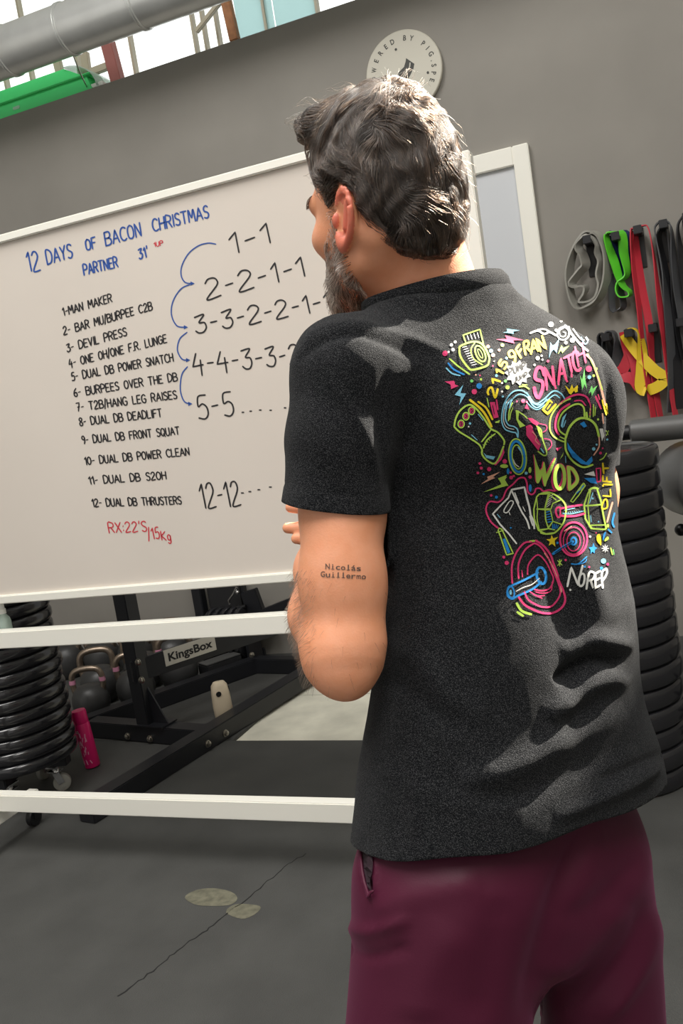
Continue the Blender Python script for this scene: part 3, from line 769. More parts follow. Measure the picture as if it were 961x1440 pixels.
# ================================================================== lettering drawn with strokes
GL = {
 'A': '0,0 2,6 4,0|.8,2 3.2,2', 'B': '0,0 0,6|0,6 2.4,6 3.2,5.2 3.2,4 2.2,3.2 0,3.2|2.2,3.2 3.6,2.4 3.6,.9 2.4,0 0,0', 'C': '3.6,5.2 2.4,6 1,5.6 .1,4 .1,2 1,.4 2.4,0 3.6,.7',
 'D': '0,0 0,6 1.8,6 3.4,4.6 3.6,2.4 2.4,.5 0,0', 'E': '3.2,6 .2,6 0,0 3.2,0|.1,3.1 2.7,3.1', 'F': '3.2,6 .2,6 0,0|.1,3.2 2.6,3.2', 'G': '3.5,5.2 2.4,6 1,5.6 .1,4 .1,2 1,.3 2.6,0 3.6,1 3.6,2.8 2.2,2.8',
 'H': '0,0 .1,6|3.4,0 3.5,6|0,3.1 3.5,3.1', 'I': '.4,0 .5,6', 'J': '2,6 2,1 1.2,0 .2,.6', 'K': '0,0 0,6|3.3,6 .2,2.8 3.5,0', 'L': '.1,6 0,0 3,.1', 'M': '0,0 .4,6 2.1,2.2 3.8,6 4.3,0', 'N': '0,0 .1,6 3.3,0 3.5,6',
 'O': '1.8,6 .5,5.2 0,3 .5,.8 1.8,0 3.1,.8 3.6,3 3.1,5.2 1.8,6', 'P': '0,0 .1,6 2.3,6 3.3,5.2 3.2,3.6 2,2.9 0,2.9', 'Q': '1.8,6 .4,5 0,3 .4,1 1.8,0 3.2,1 3.6,3 3.2,5 1.8,6|2.2,1.6 3.8,-.6',
 'R': '0,0 .1,6 2.3,6 3.3,5.2 3.2,3.8 2,3.1 0,3.1|1.6,3.1 3.5,0', 'S': '3.2,5.3 2.2,6 .9,5.8 .3,4.8 .8,3.6 2.4,2.8 3.2,1.8 2.8,.5 1.6,0 .2,.6', 'T': '0,6 3.8,6|1.9,6 1.8,0', 'U': '0,6 .1,1.6 1,.1 2.4,.1 3.3,1.6 3.4,6', 'V': '0,6 1.7,0 3.5,6',
 'W': '0,6 1,0 2.2,4 3.4,0 4.5,6', 'X': '0,0 3.4,6|0,6 3.4,0', 'Y': '0,6 1.7,3|3.4,6 1.7,3 1.6,0', 'Z': '.1,5.9 3.2,6 0,0 3.3,.1',
 '0': '1.6,6 .4,5 0,3 .4,1 1.6,0 2.8,1 3.2,3 2.8,5 1.6,6', '1': '.1,4.4 1.4,6 1.6,0', '2': '.2,4.8 1,5.9 2.2,6 3,5 2.7,3.6 0,0 3.3,.2', '3': '.3,5.5 3,5.9 1.4,3.5 2.7,3.2 3.1,1.6 2.2,.2 .9,.1 .1,.9', '4': '1.6,6 .1,2.2 3.4,2.5|2.7,4 2.5,-.6',
 '5': '3,6 .9,5.8 .5,3.3 1.8,3.7 2.9,2.9 2.9,1 1.8,0 .2,.3', '6': '2.6,6 .8,4.2 .1,2 .7,.3 2,0 2.9,1 2.6,2.6 1.5,3 .3,2', '7': '.1,5.9 3,6 1.2,0|.8,3 2.6,3.1', '8': '1.7,3.2 .4,4.2 .6,5.6 1.7,6 2.8,5.4 2.7,4.2 1.7,3.2 .3,2 .4,.6 1.6,0 2.9,.6 3,2 1.7,3.2', '9': '2.8,4.6 1.8,6 .6,5.6 .2,4.2 1,3.2 2.4,3.4 2.8,4.8 2.7,2 1.8,0',
 '-': '.2,2.8 2,3', '/': '0,-.8 1.6,6.8', '.': '.2,0 .5,.25', ':': '.3,1 .5,1.3|.3,3.6 .5,3.9', "'": '.5,6.4 .3,4.8', 'x': '0,0 2.2,3.6|0,3.6 2.2,0', 'g': '2.4,3.4 1.2,3.8 .2,2.6 .4,.8 1.6,.2 2.4,1.4 2.5,3.4 2.4,-1 1.2,-2 .2,-1.4', ' ': ''}
def glyph(ch):
    return [[tuple(map(float, p.split(','))) for p in st.split(' ')] for st in GL[ch].split('|') if st]
def gwidth(ch):
    if ch == ' ': return 4.2
    return max(x for st in glyph(ch) for x, y in st)
def layout(txt, gap=1.15):
    x = 0; out = []
    for ch in txt:
        for st in glyph(ch): out.append([(x+a+random.uniform(-.08, .08), b+random.uniform(-.1, .1)) for a, b in st])
        x += gwidth(ch)+(gap if ch != ' ' else 0)
    return out, max(x-gap, .5)
CURVY = set('BCDGJOPQRSU0235689g')
def stroke_poly(mb, pts2, w, fn, step, smooth=True, lift=0.):
    """ribbon of width w along a 2-D polyline; fn maps a 2-D point to a 3-D point"""
    c = crom(pts2, step) if smooth else [np.array(p, float) for p in pts2]
    if not smooth:
        r = [c[0]]
        for a, b in zip(c[:-1], c[1:]):
            n = max(1, int(np.linalg.norm(b-a)/step))
            for k in range(1, n+1): r.append(a+(b-a)*k/n)
        c = r
    m = len(c); L = []; R_ = []
    for i in range(m):
        t = c[min(i+1, m-1)]-c[max(i-1, 0)]; t = t/(np.linalg.norm(t)+1e-9); nn = np.array((-t[1], t[0]))
        ww = w/2*(.72 if i in (0, m-1) else 1.)
        p = c[i]+(t*(-w*.3) if i == 0 else t*(w*.3) if i == m-1 else 0)
        L.append(fn(p+nn*ww)); R_.append(fn(p-nn*ww))
    run = []
    def flush():
        if len(run) > 1:
            vs = []; fs = []
            for i in run: vs += [L[i], R_[i]]
            for k in range(len(run)-1): fs.append((2*k, 2*k+1, 2*k+3, 2*k+2))
            mb.add(vs, fs)
    for i in range(m):
        if L[i] is None or R_[i] is None: flush(); run = []
        else: run.append(i)
    flush()
def fill_poly(mb, pts2, fn, step, smooth=False):
    c = crom(pts2+[pts2[0]], step)[:-1] if smooth else [np.array(p, float) for p in pts2]
    tris = [[np.array(c[i]) for i in t] for t in tessellate_polygon([[Vector((p[0], p[1], 0)) for p in c]])]
    out = []
    while tris:
        t = tris.pop(); e = [np.linalg.norm(t[i]-t[(i+1) % 3]) for i in range(3)]; k = int(np.argmax(e))
        if e[k] > step*2.2:
            a, b, d = t[k], t[(k+1) % 3], t[(k+2) % 3]; m = (a+b)/2; tris += [[a, m, d], [m, b, d]]
        else: out.append(t)
    vs = []; fs = []
    for t in out:
        q = [fn(p) for p in t]
        if None in q: continue
        fs.append((len(vs), len(vs)+1, len(vs)+2)); vs += q
    mb.add(vs, fs)

# ------------------------------------------------------------------ print on the back of the shirt
INK = {}
for nme, c in dict(pink=(226, 62, 118), lime=(186, 222, 92), blue=(40, 140, 215), sky=(130, 200, 225), yellow=(244, 216, 44), white=(232, 232, 226), green=(120, 214, 110), peach=(236, 176, 150), ink=(20, 20, 22)).items():
    INK[nme] = mat('print_'+nme, tuple(.72*v for v in rgb(*c)[:3])+(1,), .65, spec=.2)
def on_shirt(off):
    def fn(p):
        loc, nor, i_, d_ = SHIRT_BVH.ray_cast(CP, ray(p[0], p[1]))
        if loc is None: return None
        if nor.dot(ray(p[0], p[1])) > 0: nor = -nor
        return loc+nor*off
    return fn
PR = {c: MB() for c in INK}
S1 = on_shirt(.0009); S2 = on_shirt(.0015)
class T:                                   # traced in an enlarged view: origin and scale
    def __init__(s, x, y, k): s.o = np.array((x, y), float); s.k = k
    def __call__(s, pts): return [s.o+np.array(p, float)/s.k for p in pts]
    def st(s, col, pts, w, smooth=True, fn=None): stroke_poly(PR[col], s(pts), w/s.k, fn or S1, 2.4, smooth)
    def fl(s, col, pts, smooth=False, fn=None): fill_poly(PR[col], s(pts), fn or S1, 3., smooth)
    def dot(s, col, x, y, r, ry=None): s.fl(col, [(x+r*math.cos(a*.7854), y+(ry or r)*math.sin(a*.7854)) for a in range(8)], True)
    def ell(s, col, x, y, rx, ry, w, rot=0., a0=0, a1=360):
        n = 20; pts = []
        for k in range(n+1):
            a = math.radians(a0+(a1-a0)*k/n); u, v = rx*math.cos(a), ry*math.sin(a); q = math.radians(rot)
            pts.append((x+u*math.cos(q)-v*math.sin(q), y+u*math.sin(q)+v*math.cos(q)))
        s.st(col, pts, w)
    def ltr(s, col, ch, o, r, u, w, fn=None):   # a letter: bottom-left, vector to the right, vector up
        g = glyph(ch); wd = max(x for st in g for x, y in st); o, r, u = (np.array(v, float) for v in (o, r, u))
        for st in g: s.st(col, [tuple(o+r*(x/wd)+u*(y/6)) for x, y in st], w, ch in CURVY, fn)
A = T(625, 455, 8.008)
A.st('lime', [(210, 135), (400, 70), (440, 240)], 16, False); A.st('lime', [(210, 135), (240, 215)], 16, False)
A.st('lime', [(170, 300), (190, 255), (330, 210), (430, 245), (500, 370), (500, 440), (470, 485), (320, 525), (270, 500), (190, 390), (170, 300)], 22)
A.st('lime', [(345, 220), (300, 300), (330, 400), (430, 470)], 14); A.ell('lime', 405, 345, 48, 95, 18, -25); A.ell('lime', 405, 345, 18, 55, 9, -25)
for i in range(9): A.st('white', [(205+i*13, 275+i*25), (250+i*14, 262+i*25)], 9)
for i in range(4): A.st('white', [(255+i*38, 135-i*10), (275+i*38, 190-i*8)], 9)
for x, y, r, c in [(122, 212, 17, 'white'), (80, 245, 19, 'white'), (98, 300, 19, 'white'), (48, 325, 12, 'white'), (8, 340, 30, 'pink'), (492, 265, 20, 'peach'), (525, 315, 22, 'sky'), (548, 362, 22, 'peach'), (615, 305, 16, 'peach'), (652, 248, 21, 'lime'), (310, 650, 18, 'green'), (392, 705, 32, 'blue'), (338, 770, 30, 'pink'), (412, 632, 14, 'lime'), (355, 582, 9, 'peach'), (402, 588, 9, 'pink'), (698, 395, 15, 'sky'), (585, 590, 16, 'sky'), (686, 650, 17, 'green'), (648, 672, 12, 'white'), (708, 720, 24, 'lime'), (648, 768, 12, 'white'), (655, 822, 12, 'sky'), (545, 482, 10, 'pink'), (560, 430, 8, 'white')]: A.dot(c, x, y, r)
A.st('lime', [(60, 400), (150, 480), (285, 575)], 18, False); A.st('blue', [(45, 450), (110, 520), (225, 578)], 20); A.st('sky', [(25, 505), (90, 565), (180, 590)], 16)
A.fl('sky', [(655, 105), (705, 95), (700, 62), (845, 80), (775, 95), (780, 122), (740, 115)]); A.fl('pink', [(580, 182), (700, 178), (680, 135), (890, 190), (775, 195), (790, 232)])
A.fl('pink', [(8, 655), (115, 648), (125, 690), (165, 705), (80, 740), (75, 690)]); A.fl('sky', [(215, 692), (185, 785), (248, 790), (170, 920), (190, 825), (120, 805)])
def word(t, col, letters, w, fn=None):
    for ch, o, r, u in letters: t.ltr(col, ch, o, r, u, w, fn)
word(A, 'yellow', [('2', (570, 835), (33, -94), (-94, -33)), ('1', (612, 700), (15, -45), (-88, -34)), ('1', (645, 592), (18, -28), (-76, -50)), ('5', (672, 524), (42, -64), (-76, -50))], 25)
A.st('yellow', [(790, 440), (795, 360), (760, 310), (722, 335), (740, 385), (795, 370)], 28)
B = T(740, 440, 7.392)
word(B, 'yellow', [('R', (-8, 440), (48, -35), (-20, -120)), ('A', (48, 430), (75, -30), (-14, -130)), ('N', (148, 405), (60, -30), (-45, -130))], 26)
word(A, 'yellow', [('F', (860, 390), (45, -60), (-60, -90))], 28)
A.fl('white', [(675+150+(150 if i % 2 else 112)*math.cos(i*math.pi/11), 560+(150 if i % 2 else 112)*math.sin(i*math.pi/11)*.95) for i in range(22)])
for i, ch in enumerate('PUMP'): A.ltr('ink', ch, (728+i*50, 590-i*22), (36, -16), (-14, -72), 12, S2)
for i, ch in enumerate('JUMP'): A.ltr('ink', ch, (775+i*42, 668-i*18), (30, -12), (-10, -52), 10, S2)
# SNATCH with drips
for ch, o, r, u, w in [('N', (212, 770), (85, -10), (-25, -200), 28), ('A', (335, 720), (80, -20), (-15, -230), 27), ('T', (430, 640), (90, -45), (-40, -165), 26), ('C', (500, 610), (70, -10), (-30, -200), 28), ('H', (545, 560), (75, -40), (-40, -200), 22)]:
    B.ltr('pink', ch, o, r, u, w)
B.st('pink', [(185, 650), (165, 585), (125, 570), (95, 620), (95, 690), (165, 720), (165, 800), (125, 885), (95, 850), (80, 780)], 36)
for a, b in [((212, 770), (212, 800)), ((300, 760), (305, 785)), ((335, 710), (335, 745)), ((470, 640), (472, 665)), ((410, 690), (425, 715))]: B.st('pink', [a, b], 26)
B.st('white', [(40, 215), (120, 190), (185, 225), (240, 205), (310, 240)], 20); B.st('white', [(120, 180), (190, 175), (250, 205)], 16)
B.ell('white', 385, 220, 62, 66, 18, 20); B.st('white', [(385, 165), (345, 190), (355, 245), (400, 250), (410, 215), (385, 205)], 12)
B.st('white', [(500, 110), (440, 120), (455, 200), (560, 330), (640, 400)], 22); B.st('white', [(500, 110), (560, 170), (640, 290)], 20); B.st('white', [(505, 150), (480, 160), (560, 270), (600, 290)], 14); B.st('sky', [(590, 200), (640, 290), (610, 330), (570, 260)], 12)
for x, y, r, c in [(256, 125, 28, 'white'), (362, 88, 16, 'white'), (398, 85, 14, 'white'), (480, 290, 26, 'white'), (405, 145, 16, 'white'), (310, 185, 16, 'white'), (118, 475, 22, 'white'), (160, 450, 12, 'white'), (168, 490, 11, 'white'), (650, 585, 32, 'pink'), (655, 670, 20, 'sky'), (225, 505, 14, 'pink'), (85, 545, 12, 'white'), (412, 315, 18, 'white'), (700, 655, 14, 'lime'), (725, 585, 15, 'lime')]: B.dot(c, x, y, r)
B.fl('sky', [(235, 475), (250, 310), (275, 345), (300, 330), (345, 268), (315, 420), (285, 385), (260, 410)]); B.fl('lime', [(328, 435), (365, 340), (385, 370), (450, 345), (375, 425), (360, 395)])
B.fl('green', [(580, 805), (560, 650), (580, 700), (605, 580), (610, 670), (630, 795), (605, 745)]); B.fl('green', [(645, 840), (680, 755), (690, 790), (740, 755), (680, 865), (672, 820)])
B.fl('yellow', [(400, 752), (450, 800), (475, 745), (490, 790), (535, 752), (535, 820), (510, 830), (495, 810), (465, 850), (445, 840)])
B.st('peach', [(625, 440), (680, 500), (720, 600), (760, 720), (800, 880), (820, 960)], 22); B.st('lime', [(640, 430), (700, 560), (745, 660), (790, 800)], 12)
B.st('pink', [(720, 870), (745, 930)], 22); B.st('pink', [(745, 850), (760, 900)], 14)
Cc = T(630, 560, 8.008)
Cc.st('yellow', [(250, 20), (360, 110), (430, 200), (490, 320)], 26); Cc.st('yellow', [(340, 40), (430, 110), (500, 240)], 22); Cc.st('lime', [(440, 0), (462, 100)], 12)
Cc.st('lime', [(75, 320), (95, 220), (150, 130), (240, 75), (310, 110), (400, 220), (480, 340), (560, 385), (630, 470), (630, 520)], 20); Cc.st('lime', [(75, 320), (130, 375), (250, 450), (350, 520), (385, 580)], 18)
Cc.st('lime', [(380, 490), (480, 360)], 16); Cc.st('lime', [(400, 560), (440, 470), (530, 400)], 16); Cc.st('lime', [(385, 580), (385, 630), (430, 690), (510, 735), (560, 690), (625, 540)], 20)
for i in range(6): Cc.st('lime', [(395+i*19, 520-i*22), (412+i*19, 545-i*24)], 10)
for x, y in [(268, 143), (205, 203), (152, 290)]: Cc.ell('lime', x, y, 34, 42, 13); Cc.ell('pink', x, y, 18, 26, 9); Cc.dot('pink', x-4, y, 8)
Cc.fl('pink', [(625, 560), (635, 610), (600, 690), (535, 755), (515, 745), (560, 700), (605, 620)]); Cc.fl('sky', [(400, 610), (430, 640), (530, 655), (510, 690), (430, 670)])
Cc.st('sky', [(265, 410), (330, 470)], 9); Cc.st('sky', [(340, 180), (395, 250)], 9); Cc.dot('sky', 250, 285, 14); Cc.dot('white', 235, 320, 9)
Cc.fl('pink', [(470, 45), (525, 42), (570, 215), (515, 228)]); Cc.st('pink', [(545, 20), (560, 130)], 18); Cc.st('ink', [(500, 80), (520, 180)], 8, True, S2); Cc.fl('lime', [(530, 265), (585, 245), (575, 275), (535, 280)])
Cc.st('sky', [(660, 0), (620, 100), (605, 250), (640, 345), (720, 380), (765, 390), (785, 440)], 14); Cc.st('sky', [(715, 10), (665, 80), (645, 220), (680, 300), (745, 320), (785, 360), (788, 440)], 14); Cc.st('white', [(690, 5), (640, 90), (625, 240), (660, 325), (745, 350)], 7)
Cc.st('lime', [(725, 55), (690, 140), (680, 255)], 14); Cc.st('lime', [(730, 110), (705, 170), (695, 240)], 11)
Cc.ell('lime', 782, 655, 98, 200, 15, -6); Cc.ell('blue', 782, 655, 78, 172, 26, -6); Cc.ell('lime', 782, 658, 58, 135, 13, -6); Cc.st('white', [(730, 680), (760, 740), (800, 770)], 12); Cc.st('sky', [(790, 550), (825, 600), (838, 640)], 14)
Cc.fl('lime', [(760, 135), (790, 140), (890, 215), (860, 200), (800, 150), (790, 240), (870, 310), (810, 330), (770, 240)]); Cc.st('lime', [(770, 140), (850, 190), (890, 230)], 12); Cc.st('lime', [(765, 140), (790, 250), (820, 325)], 12)
for x, y, r, c in [(360, 732, 15, 'pink'), (375, 783, 17, 'pink'), (462, 795, 24, 'pink'), (338, 837, 16, 'pink'), (402, 850, 13, 'blue'), (638, 708, 26, 'pink'), (705, 835, 14, 'pink'), (740, 872, 14, 'pink'), (710, 890, 22, 'pink'), (880, 840, 18, 'sky'), (925, 885, 20, 'pink'), (845, 35, 22, 'pink'), (885, 45, 12, 'pink'), (775, 40, 10, 'pink')]: Cc.dot(c, x, y, r)
Cc.dot('lime', 630, 762, 46, 22); Cc.dot('blue', 675, 820, 16, 34); Cc.dot('lime', 922, 805, 18, 34); Cc.fl('pink', [(885, 65), (915, 130), (860, 115)])
Cc.fl('peach', [(375, 960), (460, 900), (440, 880), (585, 825), (505, 885), (530, 895)]); Cc.fl('lime', [(560, 900), (660, 860), (640, 920), (680, 985), (600, 960)])
D = T(740, 560, 7.392)
D.st('sky', [(20, 0), (60, 70), (110, 100), (170, 60), (210, 10)], 14); D.st('sky', [(0, 40), (60, 100), (120, 120), (190, 70)], 8); B.st('sky', [(0, 830), (90, 945), (180, 900), (280, 815), (360, 840), (400, 900)], 14); B.st('sky', [(20, 900), (110, 960), (200, 920), (290, 855), (345, 885)], 12)
A.st('sky', [(680, 960), (700, 850), (780, 765), (880, 760), (960, 830)], 14); A.st('sky', [(730, 960), (760, 860), (830, 800), (900, 810), (950, 850)], 12); A.st('lime', [(840, 715), (900, 710), (950, 740)], 16); A.st('lime', [(870, 690), (930, 695)], 10)
D.st('yellow', [(240, 20), (170, 120), (220, 165), (305, 65)], 24, False); D.st('yellow', [(240, 20), (265, 45)], 22); D.st('yellow', [(250, 65), (215, 115)], 14)
D.st('pink', [(0, 300), (40, 285), (60, 310)], 18); D.fl('pink', [(0, 290), (40, 282), (150, 480), (125, 545), (0, 385)]); D.fl('pink', [(10, 205), (60, 210), (130, 255), (110, 290), (60, 260)])
D.st('lime', [(105, 290), (150, 330), (165, 420), (210, 560), (185, 595), (120, 550)], 14); D.st('lime', [(120, 310), (150, 400)], 22); D.st('pink', [(130, 265), (205, 285), (205, 330), (170, 355)], 9); D.st('pink', [(180, 420), (245, 435), (260, 490), (220, 540)], 9); D.st('sky', [(150, 520), (180, 565)], 14); D.st('peach', [(60, 350), (100, 400), (90, 440), (130, 480)], 8, True, S2)
D.st('lime', [(400, 455), (330, 430), (270, 385), (240, 310), (255, 190), (320, 90), (400, 30), (460, 5)], 16); D.st('pink', [(335, 380), (300, 310), (310, 210), (360, 120), (450, 60)], 22); B.st('pink', [(335, 960), (430, 885), (530, 850), (620, 870), (655, 930)], 20)
D.st('pink', [(630, 0), (665, 70), (660, 180)], 12); D.st('pink', [(500, 30), (570, 25), (615, 75)], 14)
D.st('lime', [(410, 385), (345, 340), (330, 260), (370, 160), (460, 85), (540, 60), (595, 95), (605, 190)], 18); D.st('lime', [(345, 400), (400, 425)], 12); D.st('lime', [(625, 150), (630, 210)], 24); D.st('lime', [(665, 90), (660, 200)], 12)
D.st('lime', [(405, 420), (450, 300), (540, 215), (640, 215), (720, 280), (755, 400)], 24); D.st('peach', [(755, 400), (755, 500), (700, 590)], 14); D.st('lime', [(405, 420), (410, 540), (480, 650), (590, 715), (690, 690)], 20)
D.fl('blue', [(425, 455), (450, 500), (480, 540), (560, 620), (620, 665), (680, 600), (690, 650), (650, 695), (570, 680), (480, 610), (430, 530)]); D.fl('blue', [(555, 265), (600, 240), (630, 290), (600, 305)]); D.dot('sky', 700, 525, 18); D.dot('sky', 730, 480, 11)
D.fl('sky', [(355, 290), (375, 200), (420, 155), (390, 230), (375, 310)]); D.st('sky', [(385, 300), (410, 230)], 9)
D.st('lime', [(697, 65), (695, 190)], 12); D.st('lime', [(717, 90), (712, 180)], 10); D.st('pink', [(730, 0), (775, 110)], 18); D.st('yellow', [(790, 20), (830, 170)], 20); D.st('yellow', [(830, 60), (845, 160)], 14); D.st('peach', [(790, 160), (800, 260)], 16)
D.fl('white', [(760, 315), (795, 315), (810, 390), (785, 445)]); D.st('lime', [(830, 340), (850, 380)], 9); D.st('lime', [(855, 335), (830, 385)], 9); D.dot('sky', 840, 430, 11); D.dot('pink', 770, 568, 15); D.dot('pink', 792, 518, 9); D.st('lime', [(830, 570), (800, 620), (762, 640)], 12); D.dot('lime', 745, 220, 12)
D.fl('pink', [(305, 520), (370, 505), (320, 550)]); D.fl('lime', [(345, 635), (385, 560), (375, 600)]); D.st('sky', [(405, 600), (408, 670)], 9)
# WOD: lime letters with a red edge
def blade(t, pts):
    c = np.mean(np.array(pts, float), axis=0)
    t.fl('pink', [(p[0]-7, p[1]-3) for p in pts], True); t.fl('lime', pts, True, S2)
blade(D, [(78, 580), (110, 680), (150, 790), (125, 880), (100, 860), (90, 720)]); blade(D, [(178, 655), (200, 760), (205, 880), (185, 915), (160, 790)]); blade(D, [(300, 620), (265, 730), (215, 850), (190, 900), (185, 840), (250, 690)]); blade(D, [(125, 880), (110, 800), (165, 720), (180, 740)])
D.ell('pink', 333, 820, 52, 125, 44, 8); 
stroke_poly(PR['lime'], D([(340+50*math.cos(a*.3142), 820+122*math.sin(a*.3142)) for a in range(21)]), 36/D.k, S2, 2.4)
for col, w, fn in (('pink', 46, S1), ('lime', 36, S2)):
    D.st(col, [(430, 715), (440, 830), (440, 945)], w, True, fn); D.st(col, [(425, 715), (480, 740), (525, 820), (515, 880), (440, 950)], w, True, fn)
D.fl('blue', [(600, 830), (715, 825), (735, 890), (670, 880)]); D.fl('white', [(600, 790), (700, 755), (715, 810)]); D.st('pink', [(725, 730), (770, 725), (772, 860), (735, 870), (725, 740)], 14, False)
D.st('lime', [(545, 960), (600, 885), (612, 910), (570, 960)], 14, False); D.st('lime', [(650, 955), (700, 930), (745, 940)], 20)
for ch, o, r, u in [('T', (858, 775), (-10, -105), (-55, 5)), ('F', (880, 870), (0, -60), (-85, -5)), ('I', (890, 905), (0, -10), (-90, 0))]: D.ltr('yellow', ch, o, r, u, 20)
D.dot('yellow', 795, 910, 10)
G5 = T(670, 670, 8.736)
G5.fl('peach', [(50, 95), (150, 40), (130, 5), (225, 15), (150, 50)]); G5.fl('lime', [(85, 190), (300, 95), (285, 20), (375, 0), (340, 50), (380, 110), (200, 160)])
G5.st('pink', [(265, 635), (180, 560), (125, 450), (125, 360), (170, 305), (260, 315), (320, 270), (370, 160), (450, 90), (520, 20), (590, 15), (620, 80), (630, 180), (675, 220), (715, 195), (730, 150), (780, 145), (820, 180), (890, 165), (960, 180)], 20)
G5.st('white', [(430, 160), (390, 260), (300, 350), (200, 460), (290, 590), (400, 710), (490, 825)], 20, False); G5.st('white', [(430, 160), (590, 130), (620, 260), (650, 370), (665, 470), (705, 560), (710, 640)], 24, False); G5.st('white', [(430, 170), (500, 320), (560, 440), (620, 540), (650, 640)], 20); G5.st('white', [(470, 200), (520, 330)], 16); G5.st('white', [(655, 490), (690, 600)], 18); G5.st('white', [(570, 370), (600, 430)], 10)
G5.st('white', [(400, 310), (335, 415), (350, 445), (390, 430), (450, 330), (440, 300), (400, 310)], 14); G5.st('white', [(400, 440), (410, 470)], 14); G5.st('sky', [(255, 465), (290, 510)], 9)
G5.dot('pink', 180, 230, 16); G5.dot('blue', 243, 252, 19); G5.dot('blue', 420, 632, 11); G5.dot('blue', 662, 140, 18, 46)
G5.st('lime', [(280, 635), (310, 650), (450, 945), (370, 965), (265, 660), (280, 635)], 16, False); G5.fl('blue', [(320, 770), (350, 760), (415, 930), (380, 950)]); G5.st('lime', [(245, 690), (330, 660)], 12)
G6 = T(760, 670, 8.736)
# dumbbell
G5.st('lime', [(880, 210), (770, 215), (740, 250), (705, 400), (710, 520), (760, 660), (850, 705), (960, 690)], 18, False); G5.st('lime', [(740, 400), (900, 395)], 16); G5.st('lime', [(880, 215), (840, 380), (850, 540), (885, 640), (960, 655)], 16, False); G5.st('lime', [(760, 655), (885, 640)], 14); G5.st('lime', [(740, 260), (750, 400), (745, 520), (770, 650)], 12)
G6.st('lime', [(0, 210), (100, 195), (230, 260), (305, 360), (300, 500), (260, 600), (170, 690), (60, 705), (0, 690)], 20); G6.st('lime', [(0, 405), (120, 410), (150, 330), (240, 290)], 14, False); G6.st('lime', [(110, 220), (190, 290)], 14); G6.st('lime', [(120, 410), (150, 550), (260, 590)], 14, False); G6.st('lime', [(150, 550), (90, 640), (10, 660)], 16, False); G6.st('lime', [(110, 210), (55, 390), (60, 520), (95, 640)], 16, False)
for i in range(5): G6.st('white', [(75+i*2, 375-i*28), (120+i*7, 335-i*28)], 8); G6.st('blue', [(65+i*5, 440+i*30), (115+i*5, 425+i*32)], 13)
for i in range(4): G6.st('blue', [(145+i*20, 650-i*5), (150+i*22, 580+i*6)], 12)
G6.st('pink', [(245, 400), (235, 380), (200, 385), (185, 430), (210, 500), (245, 490)], 24); G6.st('pink', [(240, 395), (400, 365), (510, 350)], 24); G6.st('pink', [(245, 480), (330, 490), (430, 485), (540, 455)], 26); G6.st('pink', [(240, 400), (240, 490)], 18)
for i in range(9): G6.st('sky', [(280+i*27, 445-i*3), (290+i*27, 465-i*4)], 8)
G6.st('sky', [(270, 455), (380, 460), (530, 425)], 9); G6.st('sky', [(290, 415), (420, 390)], 9)
G6.st('lime', [(690, 145), (620, 145), (580, 210), (535, 350), (550, 520), (620, 640), (790, 650), (810, 610)], 20, False); G6.st('lime', [(690, 145), (740, 300), (770, 480), (805, 640)], 22, False); G6.st('lime', [(540, 360), (640, 355), (740, 345)], 20); G6.st('lime', [(615, 160), (580, 350), (600, 600), (640, 640)], 14, False); G6.st('lime', [(610, 600), (790, 595)], 16)
G6.st('sky', [(640, 200), (600, 330)], 12); G6.st('sky', [(615, 480), (620, 560)], 12); G6.dot('sky', 640, 270, 12); G6.dot('sky', 710, 555, 10)
G6.st('lime', [(365, 305), (440, 200), (525, 80), (550, 110), (470, 230), (395, 320), (365, 305)], 14, False); G6.st('blue', [(440, 210), (530, 110)], 16)
for ch, o, r, u in [('L', (860, 245), (-5, -85), (-95, -5)), ('D', (812, 385), (15, -110), (-60, 10))]: G6.ltr('yellow', ch, o, r, u, 20)
G6.dot('yellow', 765, 110, 9)
G6.st('peach', [(880, 320), (840, 460), (815, 560)], 24); G6.st('blue', [(905, 450), (880, 560), (900, 620)], 24); G6.st('blue', [(830, 650), (870, 690)], 22); G6.dot('lime', 825, 605, 14, 24)
G6.fl('yellow', [(135, 715), (155, 760), (215, 740), (172, 790), (182, 862), (140, 825), (98, 850), (112, 800), (68, 770), (122, 765)]); G6.fl('blue', [(648, 815), (662, 862), (695, 880), (665, 905), (660, 945), (632, 925), (612, 955), (612, 905), (590, 875), (632, 868)])
G6.fl('yellow', [(690, 720), (725, 705), (742, 760), (742, 845), (720, 830), (690, 790)], True); G6.fl('blue', [(790, 680), (800, 700), (765, 790), (765, 720)], True); G6.fl('lime', [(825, 735), (835, 770), (785, 800), (790, 765)], True); G6.dot('white', 607, 740, 14); G6.dot('pink', 680, 693, 9); G6.dot('blue', 207, 815, 15)
for a in range(4): G6.st('white', [(792-40*math.cos(a*.785), 885-45*math.sin(a*.785)), (792+40*math.cos(a*.785), 885+45*math.sin(a*.785))], 12)
G6.st('lime', [(860, 880), (880, 960)], 16); G6.st('green', [(890, 900), (900, 960)], 12)
